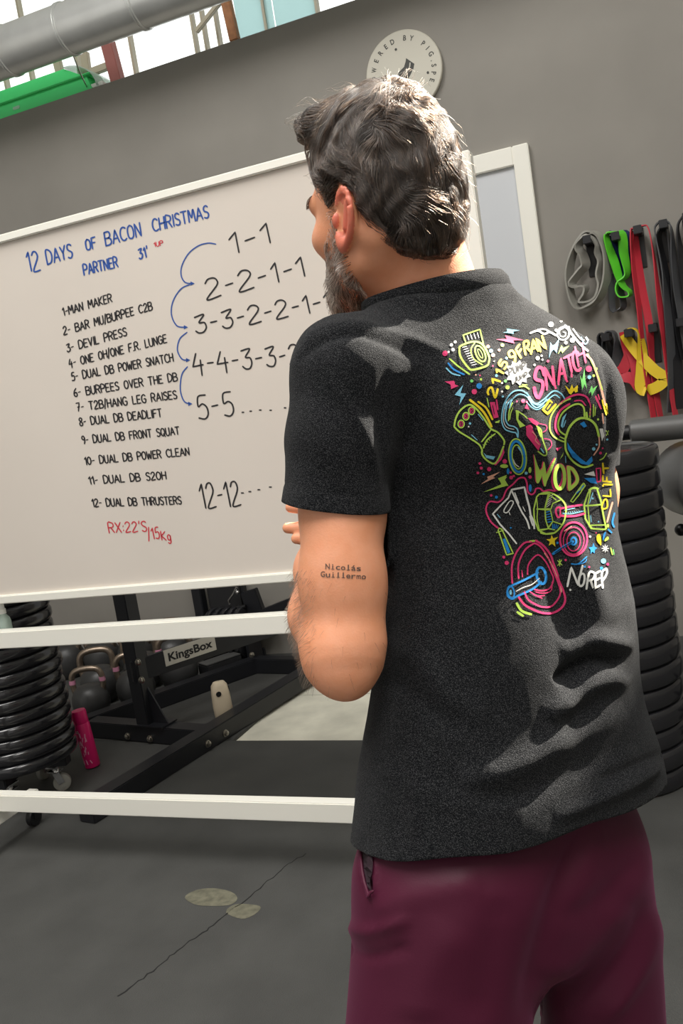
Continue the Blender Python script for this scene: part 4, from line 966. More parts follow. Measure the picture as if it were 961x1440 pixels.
# small plate on its bar, big plate and sleeve
G6.ell('pink', 405, 770, 165, 205, 24, 0); G6.ell('pink', 405, 790, 125, 165, 13, 0); G6.ell('pink', 405, 800, 80, 115, 13, 0); G6.ell('blue', 405, 795, 32, 44, 22, 0); G6.st('blue', [(400, 800), (270, 870), (150, 950)], 34); G6.st('ink', [(380, 810), (270, 872), (170, 938)], 9, True, S2); G6.st('peach', [(290, 670), (380, 615)], 14)
K = T(700, 760, 5.653)
K.st('pink', [(270, 10), (210, 20), (150, 90), (115, 180), (110, 260), (115, 340)], 14); K.st('pink', [(165, 450), (210, 510), (280, 550), (360, 578), (440, 575), (510, 530), (535, 470), (520, 400), (485, 320), (470, 260), (440, 180), (415, 110), (360, 40), (300, 0)], 17)
K.st('pink', [(290, 20), (220, 70), (175, 150), (160, 220), (165, 300)], 14); K.st('pink', [(290, 20), (340, 50), (400, 140), (440, 240), (490, 370), (490, 440), (430, 520), (360, 530), (300, 510), (240, 470), (210, 410)], 14)
K.st('pink', [(235, 270), (240, 200), (280, 140), (325, 115), (380, 170), (420, 250), (440, 310), (410, 380), (350, 400), (290, 390)], 12); K.st('pink', [(430, 330), (420, 400), (360, 420), (300, 410)], 9); K.st('pink', [(280, 430), (350, 460)], 10); K.st('pink', [(250, 405), (310, 440), (370, 438)], 9); K.st('pink', [(190, 240), (195, 290)], 10)
K.st('peach', [(370, 100), (420, 180), (490, 330), (505, 410)], 10); K.st('lime', [(255, 5), (300, 2)], 14)
K.ell('blue', 345, 280, 36, 66, 20, -10); K.st('blue', [(320, 255), (200, 320), (110, 360), (80, 390), (80, 440), (115, 465), (150, 445), (270, 390), (345, 330)], 16); K.ell('blue', 105, 410, 25, 48, 12, -12); K.st('white', [(145, 405), (200, 375), (270, 350), (330, 300)], 7); K.dot('sky', 102, 412, 10, 20)
K.st('lime', [(150, 500), (190, 560), (265, 588)], 20); K.st('lime', [(155, 570), (200, 600)], 20); K.dot('pink', 70, 178, 17); K.dot('pink', 47, 132, 12)
K.st('lime', [(475, 160), (510, 195)], 7); K.st('lime', [(508, 155), (475, 200)], 7); K.st('lime', [(492, 150), (492, 205)], 7); K.dot('pink', 540, 155, 10)
K.st('blue', [(585, 185), (640, 185), (705, 130)], 10); K.st('blue', [(640, 190), (690, 175), (705, 150)], 7); K.dot('sky', 838, 165, 21); K.dot('pink', 872, 190, 11); K.dot('blue', 822, 222, 13); K.dot('blue', 690, 208, 8); K.dot('pink', 725, 212, 8)
for ch, o, r, u in [('N', (553, 365), (90, -15), (30, -150)), ('O', (640, 365), (45, -5), (10, -100)), ('R', (705, 385), (50, -10), (18, -125)), ('E', (775, 378), (42, -25), (-5, -110)), ('P', (832, 378), (40, -55), (-10, -110))]: K.ltr('white', ch, o, r, u, 17)
K.dot('white', 577, 392, 9)
prt = MB(); pm = []
for i, c in enumerate(INK):
    prt.cm = i; prt.add(PR[c].v, PR[c].f); pm.append(INK[c])
o = prt.build('shirt_print', pm, shirt, smooth=False); o['label'] = 'neon gym doodles printed on the back'

# ------------------------------------------------------------------ tattoo on the upper arm
def text_tris(body, **kw):
    cu = bpy.data.curves.new('txt', 'FONT'); cu.body = body; cu.resolution_u = 3; cu.fill_mode = 'BOTH'
    for k, v in kw.items(): setattr(cu, k, v)
    ob = bpy.data.objects.new('txt', cu); COL.objects.link(ob); bpy.context.view_layer.update()
    me = ob.to_mesh(); vs = [(v.co.x, v.co.y) for v in me.vertices]; fs = [tuple(p.vertices) for p in me.polygons]
    ob.to_mesh_clear(); bpy.data.objects.remove(ob); bpy.data.curves.remove(cu)
    xs = [v[0] for v in vs]; x0, x1 = min(xs), max(xs)
    return [((x-x0)/(x1-x0), y) for x, y in vs], fs, x1-x0
tm = MB()
def on_arm(p):
    loc, nor, i_, d_ = BODY_BVH.ray_cast(CP, ray(p[0], p[1]))
    if loc is None: return None
    if nor.dot(ray(p[0], p[1])) > 0: nor = -nor
    return loc+nor*.0007
for body_, x0, y0, x1, y1, hgt_ in (('Nicol\u00e1s', 457.5, 800, 508, 803, 8.), ('Guillermo', 451, 811, 515, 814.5, 8.)):
    n_ = len(body_)
    for i, chh in enumerate(body_):
        vs, fs, w_ = text_tris(chh, offset=.012)
        cw = (x1-x0)/n_; lw = cw*(.24 if chh in 'il' else .84); sx0 = x0+cw*(i+.5)-lw/2
        ys = y0+(y1-y0)*(i+.5)/n_
        q = [on_arm((sx0+u*lw, ys-v*hgt_/.72)) for u, v in vs]
        if None not in q: tm.add(q, fs)
        if chh in 'il':
            for dy in (.4,): stroke_poly(tm, [(sx0-1.2, ys-dy), (sx0+lw+1.2, ys-dy)], 1.0, on_arm, 1.5)
o = tm.build('tattoo', mat('tattoo_ink', rgb(92, 74, 66), .6), body, smooth=False); o['label'] = 'two lines of typewriter lettering tattooed on the arm'

# ------------------------------------------------------------------ side pocket of the shorts
def on_shorts(off):
    def fn(p):
        loc, nor, i_, d_ = SHORTS_BVH.ray_cast(CP, ray(p[0], p[1]))
        if loc is None: return None
        if nor.dot(ray(p[0], p[1])) > 0: nor = -nor
        return loc+nor*off
    return fn
mb = MB(); fill_poly(mb, [(517, 1182), (524, 1192), (526, 1215), (524, 1240), (527, 1257), (519, 1248), (514, 1222), (514, 1196)], on_shorts(.0028), 4)
o = mb.build('pocket_opening', mat('pocket_shade', rgb(34, 12, 24), .8), shorts, smooth=False); o['label'] = 'dark slit of the side pocket'  # flat dark patch stands in for the shade inside the pocket
mb = MB(); stroke_poly(mb, [(511, 1180), (510, 1210), (514, 1240), (522, 1262)], 4.5, on_shorts(.0042), 3); stroke_poly(mb, [(522, 1262), (529, 1252)], 3, on_shorts(.0042), 3)
o = mb.build('pocket_welt', M['shorts'], shorts); o.modifiers.new('t', 'SOLIDIFY').thickness = .0018

# ------------------------------------------------------------------ hair and beard
def hairline(L):
    phi = np.degrees(np.arctan2(np.abs(L[1]), L[0]))
    return np.interp(phi, [0, 25, 41, 49, 62, 72, 84, 96, 106, 116, 128, 145, 160, 180], [.104, .102, .098, .062, .030, -.005, .018, .034, .024, -.012, -.038, -.057, -.065, -.067])
def hmask(L): return hairline(L)-L[2]
def hair_off(L):
    top = np.clip((L[2]-.04)/.08, 0, 1); back = np.clip(-L[0]/.08, 0, 1)
    o = .004+.005*top+.001*back
    return o*np.clip(-hmask(L)/.03, 0, 1)**.6
def f_haircap(X):
    L = hloc(X)
    d = h_skull(L)-hair_off(L)
    q = f_ell(L, (.062, .018, .120), I3, (.037, .043, .022))
    d = smin(d, q, .02)
    d = smin(d, f_ell(L, (-.076, 0, -.034), I3, (.017, .044, .032)), .02)
    d = d+np.where(hmask(L) > 0, np.clip(hmask(L)*.6, 0, .02), 0)+.004*(hmask(L) > -.002)
    return d+.0013*np.sin(L[0]*170+3*np.sin(L[2]*60))*np.sin(L[1]*150+L[2]*80)
lo = N3(HO)-.16; hi = N3(HO)+.2
hv, hq = nets(f_haircap, lo, hi, .003)
hL = hloc([hv[:, i] for i in range(3)]); hmv = hmask(hL)
hcv, hcq = clip_mesh(hv, hq, hmv-.004)
M['haircap'] = mat('hair_mass', rgb(34, 26, 21), .8, noise=.4, nscale=120)
haircap = mesh_obj('hair', hcv, hcq, M['haircap'], person); haircap['label'] = 'short dark brown wavy hair greying at the sides'
def hair_mat():
    m = bpy.data.materials.new('hair_fibre'); m.use_nodes = True; n = m.node_tree; n.nodes.clear()
    o = n.nodes.new('ShaderNodeOutputMaterial'); b = n.nodes.new('ShaderNodeBsdfHairPrincipled'); b.parametrization = 'COLOR'
    a = n.nodes.new('ShaderNodeAttribute'); a.attribute_name = 'tint'
    r = n.nodes.new('ShaderNodeValToRGB'); e = r.color_ramp.elements
    e[0].position = 0; e[0].color = (.003, .002, .0015, 1); e[1].position = 1; e[1].color = (.42, .40, .37, 1)
    k = e.new(.35); k.color = (.022, .012, .007, 1); k = e.new(.6); k.color = (.055, .033, .020, 1); k = e.new(.8); k.color = (.19, .165, .135, 1)
    n.links.new(a.outputs['Fac'], r.inputs[0]); n.links.new(r.outputs[0], b.inputs['Color']); b.inputs['Roughness'].default_value = .32; b.inputs['Radial Roughness'].default_value = .4
    n.links.new(b.outputs[0], o.inputs[0]); return m
M['hair'] = hair_mat()
def add_strands(name, pts, rad, tint, parent):       # pts: (n, k, 3)
    n, k = pts.shape[:2]
    hc = bpy.data.hair_curves.new(name); hc.add_curves([k]*n)
    hc.attributes['position'].data.foreach_set('vector', pts.reshape(-1).astype(np.float32))
    ra = hc.attributes.get('radius') or hc.attributes.new('radius', 'FLOAT', 'POINT')
    ra.data.foreach_set('value', (rad[:, None]*np.linspace(1, .35, k)[None]).reshape(-1).astype(np.float32))
    tn = hc.attributes.new('tint', 'FLOAT', 'CURVE'); tn.data.foreach_set('value', tint.astype(np.float32))
    hc.materials.append(M['hair']); ob = bpy.data.objects.new(name, hc); COL.objects.link(ob); ob.parent = parent
    ob.matrix_parent_inverse = (person.matrix_basis).inverted() if parent is person else Matrix()
    ob['kind'] = 'stuff'
    return ob
def roots(V, Q, n, wfn):
    Q = np.array([q[:3] for q in Q]); a, b, c = V[Q[:, 0]], V[Q[:, 1]], V[Q[:, 2]]
    ar = np.linalg.norm(np.cross(b-a, c-a), axis=1); cen = (a+b+c)/3; ar = ar*wfn(cen); ar /= ar.sum()
    i = RNG.choice(len(Q), n, p=ar); u = RNG.random((n, 2)); u = np.where(u.sum(1, keepdims=True) > 1, 1-u, u)
    return a[i]+(b-a)[i]*u[:, :1]+(c-a)[i]*u[:, 1:]
HBm = np.stack([N3(v) for v in HB])                    # rows: forward, left, up
def toL(V): return (V-N3(HO))@HBm.T
def vnoise(p, s, seed):
    r = np.random.default_rng(seed); out = np.zeros_like(p)
    for _ in range(4):
        k_ = r.normal(size=(3, 3))*s; ph = r.random(3)*6.28; out += np.sin(p@k_.T+ph)
    return out/2
def grow(p0, flow, length, k, lift0, sdf, hmin, hmax, curl=0.):
    pts = [p0]; p = p0.copy(); st = (length/(k-1))[:, None]
    for j in range(1, k):
        t = j/(k-1)
        f0, g = grad(sdf, p); nrm = unit(g)
        L = toL(p); d = flow(L, t)@HBm
        d = d-nrm*(d*nrm).sum(1, keepdims=True)
        d = unit(d)+.55*vnoise(p0*1., 60, 3)+.25*vnoise(p, 140, 5)
        d = unit(d)+nrm*(lift0*(1-t*.9)+curl*max(0, t-.5)*2)[:, None] if np.ndim(lift0) else unit(d)+nrm*(lift0*(1-t*.9)+curl*max(0, t-.5)*2)
        p = p+unit(d)*st
        f1 = sdf([p[:, i] for i in range(3)]); nn = nrm
        p = p+nn*(np.clip(hmin-f1, 0, .02)-np.clip(f1-hmax, 0, .02))[:, None]
        pts.append(p)
    return np.stack(pts, 1)
WH = N3((-.050, .012, .135))
def flow_hair(L, t):
    d = L-WH; d = d/np.maximum(np.linalg.norm(d, axis=1, keepdims=True), 1e-6)
    sw = np.cross(np.array((0, 0, 1.)), d)*.35
    side = np.clip((.105-L[:, 2])/.05, 0, 1)[:, None]*np.clip((np.abs(L[:, 1])-.03)/.03, 0, 1)[:, None]*np.clip((L[:, 0]+.06)/.05, 0, 1)[:, None]
    front = np.clip((L[:, 0]-.02)/.05, 0, 1)[:, None]*np.clip((L[:, 2]-.07)/.04, 0, 1)[:, None]
    v = d+sw
    v = v*(1-side)+side*np.array((-.75, 0, -.62))
    v = v*(1-front)+front*np.array((.75, .55, .35))
    return v
n1 = 18000
r0 = roots(hcv, hcq, n1, lambda c: np.where(hmask([x for x in toL(c).T]) < -.002, 1., 0))
L0 = toL(r0); nape = (L0[:, 2] < .0) & (L0[:, 0] < -.02)
leng = np.where(nape, .024, .038+.016*np.clip(L0[:, 2]/.12, 0, 1))*RNG.uniform(.6, 1.25, n1)
sdz = np.clip((np.abs(L0[:, 1])-.045)/.02, 0, 1)*np.clip((.06-L0[:, 2])/.05, 0, 1)*np.clip((L0[:, 0]+.01)/.04, 0, 1)
leng *= (1-.72*sdz)
hp = grow(r0, flow_hair, leng, 8, .30*np.ones(n1)+.2*RNG.random(n1), f_haircap, .0004, .0050)
tint = np.clip(np.where(RNG.random(n1) < .13, RNG.normal(.62, .1, n1), RNG.normal(.22, .15, n1))-.03+np.where(RNG.random(n1) < .05+.5*sdz, .42, 0), 0, 1)
add_strands('hair_strands', hp, RNG.uniform(.00020, .00038, n1), tint, haircap)
# stray hairs standing off the outline
n2_ = 500; r2 = roots(hcv, hcq, n2_, lambda c: np.where(hmask([x for x in toL(c).T]) < -.02, 1., 0))
hp2 = grow(r2, flow_hair, RNG.uniform(.02, .05, n2_), 8, .9*np.ones(n2_)*RNG.random(n2_), f_haircap, .0006, .016, .3)
add_strands('stray_hairs', hp2, np.full(n2_, .0002), np.clip(RNG.normal(.5, .15, n2_), 0, 1), haircap)
# beard and sideburns
def beard_w(c):
    L = toL(c); x, y, z = L[:, 0], np.abs(L[:, 1]), L[:, 2]
    cheek = np.interp(x, [.0, .02, .04, .06, .075, .1], [.03, .012, -.020, -.040, -.048, -.050])
    back = np.interp(z, [-.13, -.10, -.075, -.055, -.03, .0, .05], [.03, .022, -.002, -.008, .004, .008, .014])
    lip = (x > .076) & (y < .022) & (z > -.068) & (z < -.047)
    return np.where((z < cheek) & (x > back) & (z > -.135) & ~lip, 1., 0.)*np.where(z > -.02, .8, 1.)
nb = 7000; rb = roots(parts[0][0], parts[0][1], nb, beard_w); LB = toL(rb)
def flow_beard(L, t): return np.stack([.25+0*L[:, 0], 0*L[:, 0], -1+0*L[:, 0]], 1)
lb = np.interp(LB[:, 2], [-.12, -.08, -.05, -.02, .02], [.026, .021, .015, .009, .006])*RNG.uniform(.6, 1.3, nb)
f_hd = lambda X: f_headneck(X)
hp3 = grow(rb, flow_beard, lb, 6, .55+.25*RNG.random(nb), f_hd, .0004, .013)
gz = np.clip((LB[:, 2]+.10)/.09, 0, 1)
tb_ = np.clip(np.where(RNG.random(nb) < .42+.3*gz, RNG.normal(.86, .1, nb), RNG.normal(.28, .12, nb)), 0, 1)
bb = add_strands('beard', hp3, RNG.uniform(.00026, .00045, nb), tb_, person); bb['label'] = 'full greying beard'
# eyebrows
def brow_w(c):
    L = toL(c); return np.where((L[:, 0] > .06) & (np.abs(L[:, 1]) > .012) & (np.abs(L[:, 1]) < .054) & (np.abs(L[:, 2]-.034) < .006), 1., 0.)
re_ = roots(parts[0][0], parts[0][1], 500, brow_w); Le = toL(re_)
hp4 = grow(re_, lambda L, t: np.stack([-.3+0*L[:, 0], np.sign(L[:, 1]), .15+0*L[:, 0]], 1), np.full(500, .011), 5, .5, f_hd, .0003, .005)
add_strands('eyebrows', hp4, np.full(500, .0003), np.full(500, .2), person)
# fine hair on the left forearm
def fore_w(c):
    a, b = N3(E_L), N3(P(452, 790, 1.16)); x, y, z = proj_np(c)
    return np.where((y > 800) & (y < 965), 1., 0.)*np.where(x < 445, 3., .12)
ra_ = roots(parts[1][0], parts[1][1], 1300, fore_w)
dn = N3((P(440, 960, 1.03)-P(450, 800, 1.12)).normalized())
ptsA = []
f0, g0 = grad(f_armL, ra_); g0 = unit(g0)
for j in range(5):
    t = j/4; ptsA.append(ra_+(dn[None]*.75+g0*.55*(1-.4*t)+.25*vnoise(ra_, 90, 9))*(.013*t))
add_strands('arm_hair', np.stack(ptsA, 1), np.full(1300, .00010), np.full(1300, .40), body)
# ================================================================== things in the room
# ------------------------------------------------------------------ whiteboard on its stand
YB_ = 2.3
def bz(px, py): return PY(px, py, YB_)
bx0, bx1 = -2.30, bz(600, 172).x
bt, bb_ = bz(100, 304).z, bz(100, 841).z
tr1, tr0 = bz(100, 880).z, bz(100, 904.5).z
lr1, lr0 = bz(100, 1117).z, bz(100, 1141).z
wb = empty('whiteboard', (0.5*(bx0+bx1), YB_, 0), 'large white framed mobile whiteboard covered in handwritten workout notes', 'whiteboard')
fw_ = .024; th_ = .012
mb = MB(); mb.boxx(bx0+.005, bx1-.005, YB_, YB_+.012, bb_+.005, bt-.005); panel = mb.build('writing_surface', M['board'], wb)
panel.data.update()
for nm, a in (('frame_rail', (bx0, bx1, YB_-th_, YB_+.02, bt-fw_, bt)), ('frame_rail', (bx0, bx1, YB_-th_, YB_+.02, bb_, bb_+fw_*1.15)), ('frame_rail', (bx0, bx0+fw_, YB_-th_, YB_+.02, bb_+fw_*1.15, bt-fw_)), ('frame_rail', (bx1-fw_, bx1, YB_-th_, YB_+.02, bb_+fw_*1.15, bt-fw_))):
    mb = MB(); mb.boxx(*a, .003); mb.build(nm, M['whiteframe'], wb)
mb = MB(); mb.boxx(bx0-.1, bx1+.06, YB_-.025, YB_+.02, tr0, tr1, .003); mb.boxx(bx0-.1, bx1+.06, YB_+.02, YB_+.085, tr0, tr0+.004); mb.build('pen_tray', M['whiteframe'], wb)
mb = MB(); mb.boxx(bx0-.1, bx1+.06, YB_-.02, YB_+.022, lr0, lr1, .003); mb.build('cross_rail', M['whiteframe'], wb)
for x0_, x1_ in ((bx0-.105, bx0+.005), (bx1-.005, bx1+.065)):
    for z_ in (1.0, 1.7):
        mb = MB(); mb.boxx(x0_, x1_, YB_-.008, YB_+.014, z_-.02, z_+.02, .002); mb.build('mounting_bracket', M['whiteframe'], wb)
fa = bz(30, 1127); fx = fa.x-.03
for x in (bx0-.12, bx1+.08):
    mb = MB(); mb.boxx(x-.02, x+.02, YB_-.02, YB_+.02, .12, bt-.1, .003); mb.build('upright', M['whiteframe'], wb)
def foot_bar(x0):
    a = PZ(5, 1146, .13); b = PZ(52, 1110, .13); d = (b-a).normalized()
    mb = MB(); y0, y1 = -.42, .21
    mb.beam(Vector((x0, YB_+y0, .115)), Vector((x0, YB_+y1, .115)), .045, .035); mb.build('foot', M['whiteframe'], wb)
    for y in (YB_+y0+.03, YB_+y1-.03):
        mb = MB(); mb.lathe([(.004, -.012), (.03, -.012), (.034, -.008), (.034, .008), (.03, .012), (.004, .012)], (x0, y, .035), (1, 0, 0), 20); mb.boxx(x0-.018, x0-.013, y-.012, y+.012, .03, .1); mb.boxx(x0+.013, x0+.018, y-.012, y+.012, .03, .1); mb.boxx(x0-.018, x0+.018, y-.015, y+.015, .085, .099)
        mb.build('caster', M['dark'], wb)
foot_bar(PZ(28, 1127, .12).x); foot_bar(bx1+.08)
# handwriting
def on_board(p):
    v = ray(p[0], p[1]); q = CP+v*((YB_-.0009)/v.y); return q
WR_ = {'ink_black': MB(), 'ink_blue': MB(), 'ink_red': MB()}
BOARD_PARTS = []
class Piece:
    pass
def piece(nm, m, lb=None):
    mb = MB(); BOARD_PARTS.append((nm, mb, m, lb)); return mb
def write(mb, txt, s, e, h, w, T_=None):
    """letters between two baseline points, upright on the board"""
    S_, E_ = np.array(s, float), np.array(e, float)
    sts, wd = layout(txt); up = np.array((-.17, -1.)); up = up/np.linalg.norm(up)*h
    for st in sts:
        pts = [S_+(E_-S_)*(x/wd)+up*(y/6) for x, y in st]
        ch_smooth = len(pts) > 4
        stroke_poly(mb, pts, w, on_board, 1.6, ch_smooth)
def cv(t, p): return tuple(t([p])[0])
c3, c4, c5 = T(0, 280, 3.203), T(220, 280, 3.203), T(60, 580, 2.669)
for txt, s, e, h in (('12', (128, 325), (182, 322), 88), ('DAYS', (215, 295), (328, 262), 62), ('OF', (390, 232), (435, 218), 48), ('BACON', (478, 210), (638, 165), 60), ('CHRISTMAS', (692, 146), (942, 82), 54), ('PARTNER', (380, 342), (532, 305), 46), ("31'", (628, 272), (668, 258), 46)):
    write(piece('title_word', 'ink_blue', 'blue handwritten word'), txt, cv(c3, s), cv(c3, e), h/3.203, 2.3)
write(piece('note', 'ink_red', 'small red note'), '1UP', cv(c3, (695, 216)), cv(c3, (735, 206)), 20/3.203, 1.3)
for txt, s, e in (('1-MAN MAKER', (285, 526), (505, 462)), ('2- BAR MU/BURPEE C2B', (288, 612), (687, 498)), ('3- DEVIL PRESS', (303, 690), (572, 614)), ('4- ONE OH/ONE F.R. LUNGE', (313, 758), (752, 645)), ('5- DUAL DB POWER SNATCH', (325, 818), (782, 730)), ('6- BURPEES OVER THE DB', (335, 890), (800, 818)), ('7- T2B/HANG LEG RAISES', (348, 955), (798, 898)), ('8- DUAL DB DEADLIFT', (360, 1022), (730, 980))):
    write(piece('exercise_line', 'ink_black'), txt, cv(c3, s), cv(c3, e), 36/3.203, 1.9)
for txt, s, e in (('9- DUAL DB FRONT SQUAT', (150, 118), (515, 82)), ('10- DUAL DB POWER CLEAN', (160, 197), (552, 160)), ('11- DUAL DB S2OH', (175, 270), (465, 250)), ('12- DUAL DB THRUSTERS', (188, 354), (522, 344))):
    write(piece('exercise_line', 'ink_black'), txt, cv(c5, s), cv(c5, e), 29/2.669, 1.9)
for txt, s, e, h in (("RX:22'S", (250, 452), (392, 446), 38), ('/15', (398, 478), (440, 472), 42), ('Kg', (448, 479), (482, 481), 34)): write(piece('note', 'ink_red', 'red handwritten note'), txt, cv(c5, s), cv(c5, e), h/2.669, 1.7)
for txt, s, e, h in (('1-1', (335, 250), (515, 198), 92), ('2-2-1-1', (228, 452), (668, 346), 88), ('3-3-2-2-1-1', (178, 606), (788, 496), 80), ('4-4-3-3-2', (168, 788), (652, 742), 90), ('5-5', (190, 993), (352, 974), 108)):
    write(piece('number_row', 'ink_black'), txt, cv(c4, s), cv(c4, e), h/3.203, 2.3)
for x, y in ((390, 960), (425, 955), (468, 950), (515, 951), (580, 940)): stroke_poly(piece('dot', 'ink_black'), [cv(c4, (x-4, y)), cv(c4, (x+4, y))], 2., on_board, 1)
write(piece('number_row', 'ink_black'), '12-12', cv(c5, (598, 360)), cv(c5, (745, 350)), 92/2.669, 2.3)
for x, y in ((750, 302), (778, 297), (812, 290), (855, 280), (912, 278)): stroke_poly(piece('dot', 'ink_black'), [cv(c5, (x-4, y)), cv(c5, (x+4, y))], 2., on_board, 1)
for pts in ([(268, 203), (235, 198), (190, 210), (145, 245), (115, 300), (112, 345), (130, 375), (160, 380)], [(150, 385), (110, 405), (75, 460), (68, 520), (92, 570), (130, 577)], [(138, 600), (105, 630), (95, 680), (115, 720), (140, 725)], [(140, 755), (115, 790), (108, 860), (125, 910), (150, 922)]):
    ARR = piece('arrow', 'ink_blue', 'curved blue arrow'); q = c4(pts); stroke_poly(ARR, q, 1.8, on_board, 2); x, y = q[-1]
    fill_poly(ARR, [(x-2, y-3.), (x+4, y), (x-2, y+3)], on_board, 4)
for nm, mb, m, lb in BOARD_PARTS:
    o = mb.build(nm, M[m], wb, smooth=False)
    if lb: o['label'] = lb

# ------------------------------------------------------------------ spray bottle on the tray
sp = PY(9, 888, YB_+.05); z0 = tr0+.0045
sb = empty('spray_bottle', (sp.x, YB_+.05, z0), 'small clear spray bottle with white nozzle standing on the whiteboard tray', 'bottle')
c = (sp.x, YB_+.05, z0)
mb = MB(); mb.lathe([(.021, 0), (.0225, .003), (.0225, .07), (.020, .082), (.011, .094), (.0105, .1)], c, n=24); mb.build('bottle_body', M['clear'], sb)
mb = MB(); mb.lathe([(.0125, .098), (.0125, .114), (.0095, .116), (.0095, .13), (.004, .131), (.004, .136), (.0085, .137), (.0085, .15), (.001, .151)], c, n=20); mb.boxx(c[0]-.004, c[0]+.004, c[1]-.02, c[1], c[2]+.139, c[2]+.147); mb.build('spray_nozzle', M['white'], sb)
mb = MB(); mb.tube([(c[0], c[1], c[2]+.1), (c[0]+.002, c[1], c[2]+.05), (c[0]+.008, c[1], c[2]+.004)], .0016, 8); mb.build('dip_tube', M['white'], sb)

# ------------------------------------------------------------------ stacks of bumper plates
def plate_mb(r, t):
    mb = MB(); e = t*.12
    mb.lathe([(.027, .004), (.09, .004), (.10, .010), (r*.80, .010), (r*.86, e), (r-.018, .0), (r-.009, .0022), (r-.0035, .0065), (r, .015), (r, t-.015), (r-.0035, t-.0065), (r-.009, t-.0022), (r-.018, t), (r*.86, t-e), (r*.80, t-.010), (.10, t-.010), (.09, t-.004), (.027, t-.004), (.027, .004)], (0, 0, 0), n=72, caps=False)
    return mb
def hub_mb(t):
    mb = MB(); mb.lathe([(.0255, .0), (.045, .001), (.047, .004), (.0265, .004)], (0, 0, t-.004), n=32, caps=False); mb.lathe([(.0255, .0), (.0268, 0), (.0268, t), (.0255, t), (.0255, 0)], (0, 0, 0), n=32, caps=False); return mb
def stack(x, y, z, n, t, group, desc, where):
    pr_ = plate_mb(.225, t).build('bumper_plate', M['plate'], angle=35); hb_ = hub_mb(t).build('hub', M['steel'], pr_); hb_['label'] = 'steel hub ring'
    words = ['lowest', 'second', 'third', 'fourth', 'fifth', 'sixth', 'seventh', 'eighth', 'ninth', 'tenth', 'eleventh', 'twelfth', 'thirteenth', 'fourteenth', 'fifteenth', 'sixteenth', 'seventeenth', 'eighteenth', 'nineteenth', 'twentieth']
    for i in range(n):
        o = pr_ if i == 0 else copy_tree(pr_)
        o.location = (x+random.uniform(-.004, .004), y+random.uniform(-.004, .004), z+i*t+.0003*i); o.rotation_euler = (0, 0, random.uniform(0, 6))
        lab = ('topmost' if i == n-1 else 'lowest' if i == 0 else words[i]+' from the bottom')
        if i == n-1 and 'right' in where: lab = 'topmost'
        tag(o, f'{desc}, {lab} {where}', 'weight plate', group)
LSX, LSY = -2.66, 2.72
stack(LSX, LSY, .155, 19, .0495, 'bumper plates in the stack behind the whiteboard', 'black bumper plate', 'of the stack behind the whiteboard')
stack(-.355, 2.99, .0, 16, .068, 'bumper plates in the stack at the right', 'thick black bumper plate', 'of the stack right of the man')
dl = empty('plate_dolly', (LSX, LSY, 0), 'black wheeled dolly with chrome casters under the left plate stack', 'dolly')
mb = MB(); mb.beam((LSX-.19, LSY-.05, .132), (LSX+.19, LSY+.05, .132), .05, .04); mb.beam((LSX+.05, LSY-.19, .132), (LSX-.05, LSY+.19, .132), .05, .04); mb.lathe([(.02, 0), (.10, 0), (.10, .002), (.02, .002)], (LSX, LSY, .1522), n=24); mb.build('frame', M['black_steel'], dl)
cpos = [PZ(76, 1117), PZ(112, 1077)]
for i, a in enumerate((0, 90, 180, 270)):
    cx, cy = LSX+.13*math.cos(math.radians(a+16)), LSY+.13*math.sin(math.radians(a+16))
    mb = MB(); q = Vector((math.cos(.6+i), math.sin(.6+i), 0)); w_ = Vector((cx, cy, .036))+q*.018
    mb.box((cx, cy, .108), (.05, .05, .006)); mb.lathe([(.014, .085), (.014, .105)], (cx, cy, 0), n=14)
    for s_ in (-1, 1):
        sdv = Vector((-q.y, q.x, 0))*.017*s_; mb.beam(Vector((cx, cy, .088))+sdv, w_+sdv, .026, .003, Vector((-q.y, q.x, 0)), 0)
    mb.box((cx, cy, .087), (.05, .04, .004)); f_ = mb.build('caster', M['chrome'], dl)
    mb = MB(); mb.lathe([(.006, -.013), (.03, -.013), (.035, -.009), (.035, .009), (.03, .013), (.006, .013)], w_, Vector((-q.y, q.x, 0)), 24); mb.build('wheel', M['b_grey'], f_)

# ------------------------------------------------------------------ steel rack
rk = empty('steel_rack', (-2.3, 3.3, 0), 'black bolted steel gym rack with low angled floor beams behind the whiteboard', 'rack')
S_ = .08
pA, pB = PZ(200, 1117), PZ(319.8, 1039.9); dN = (pB-pA).normalized(); sN = Vector((-dN.y, dN.x, 0))
nb0 = PZ(131, 1159)-dN*.0; t0_ = (nb0-pA).dot(dN); st = pA+dN*t0_+sN*S_/2
hz = Vector((0, 0, S_/2+.0005))
endf = PZ(425, 949)
L_ = (Vector((pA.x, pA.y, 0))-endf).length
mb = MB(); mb.beam(st+hz, pA+dN*((endf-pA).dot(dN)+.12)+sN*S_/2+hz, S_, S_); nbeam = mb.build('floor_beam', M['black_steel'], rk)
lA, lB = PZ(213.7, 1001.7), PZ(355, 950); dLb = (lB-lA).normalized(); sL = Vector((-dLb.y, dLb.x, 0))
ls = lA-dLb*.40+sL*S_/2
mb = MB(); mb.beam(ls+hz, lB+dLb*.06+sL*S_/2+hz, S_, S_); mb.build('floor_beam', M['black_steel'], rk)
cA, cB = PZ(137, 1038.6), PZ(251, 1049.4); dC = (cB-cA).normalized(); sC = Vector((-dC.y, dC.x, 0))
c0 = cA-dC*.06+sC*S_/2; c1 = cB+dC*.13+sC*S_/2
mb = MB(); mb.beam(c0+hz, c1+hz, S_, S_*.96); mb.build('cross_beam', M['black_steel'], rk)
fA, fB = PZ(357, 948), PZ(425, 949); fB = fA+(fB-fA).normalized()*.62; sF = Vector((-(fB-fA).y, (fB-fA).x, 0)).normalized()
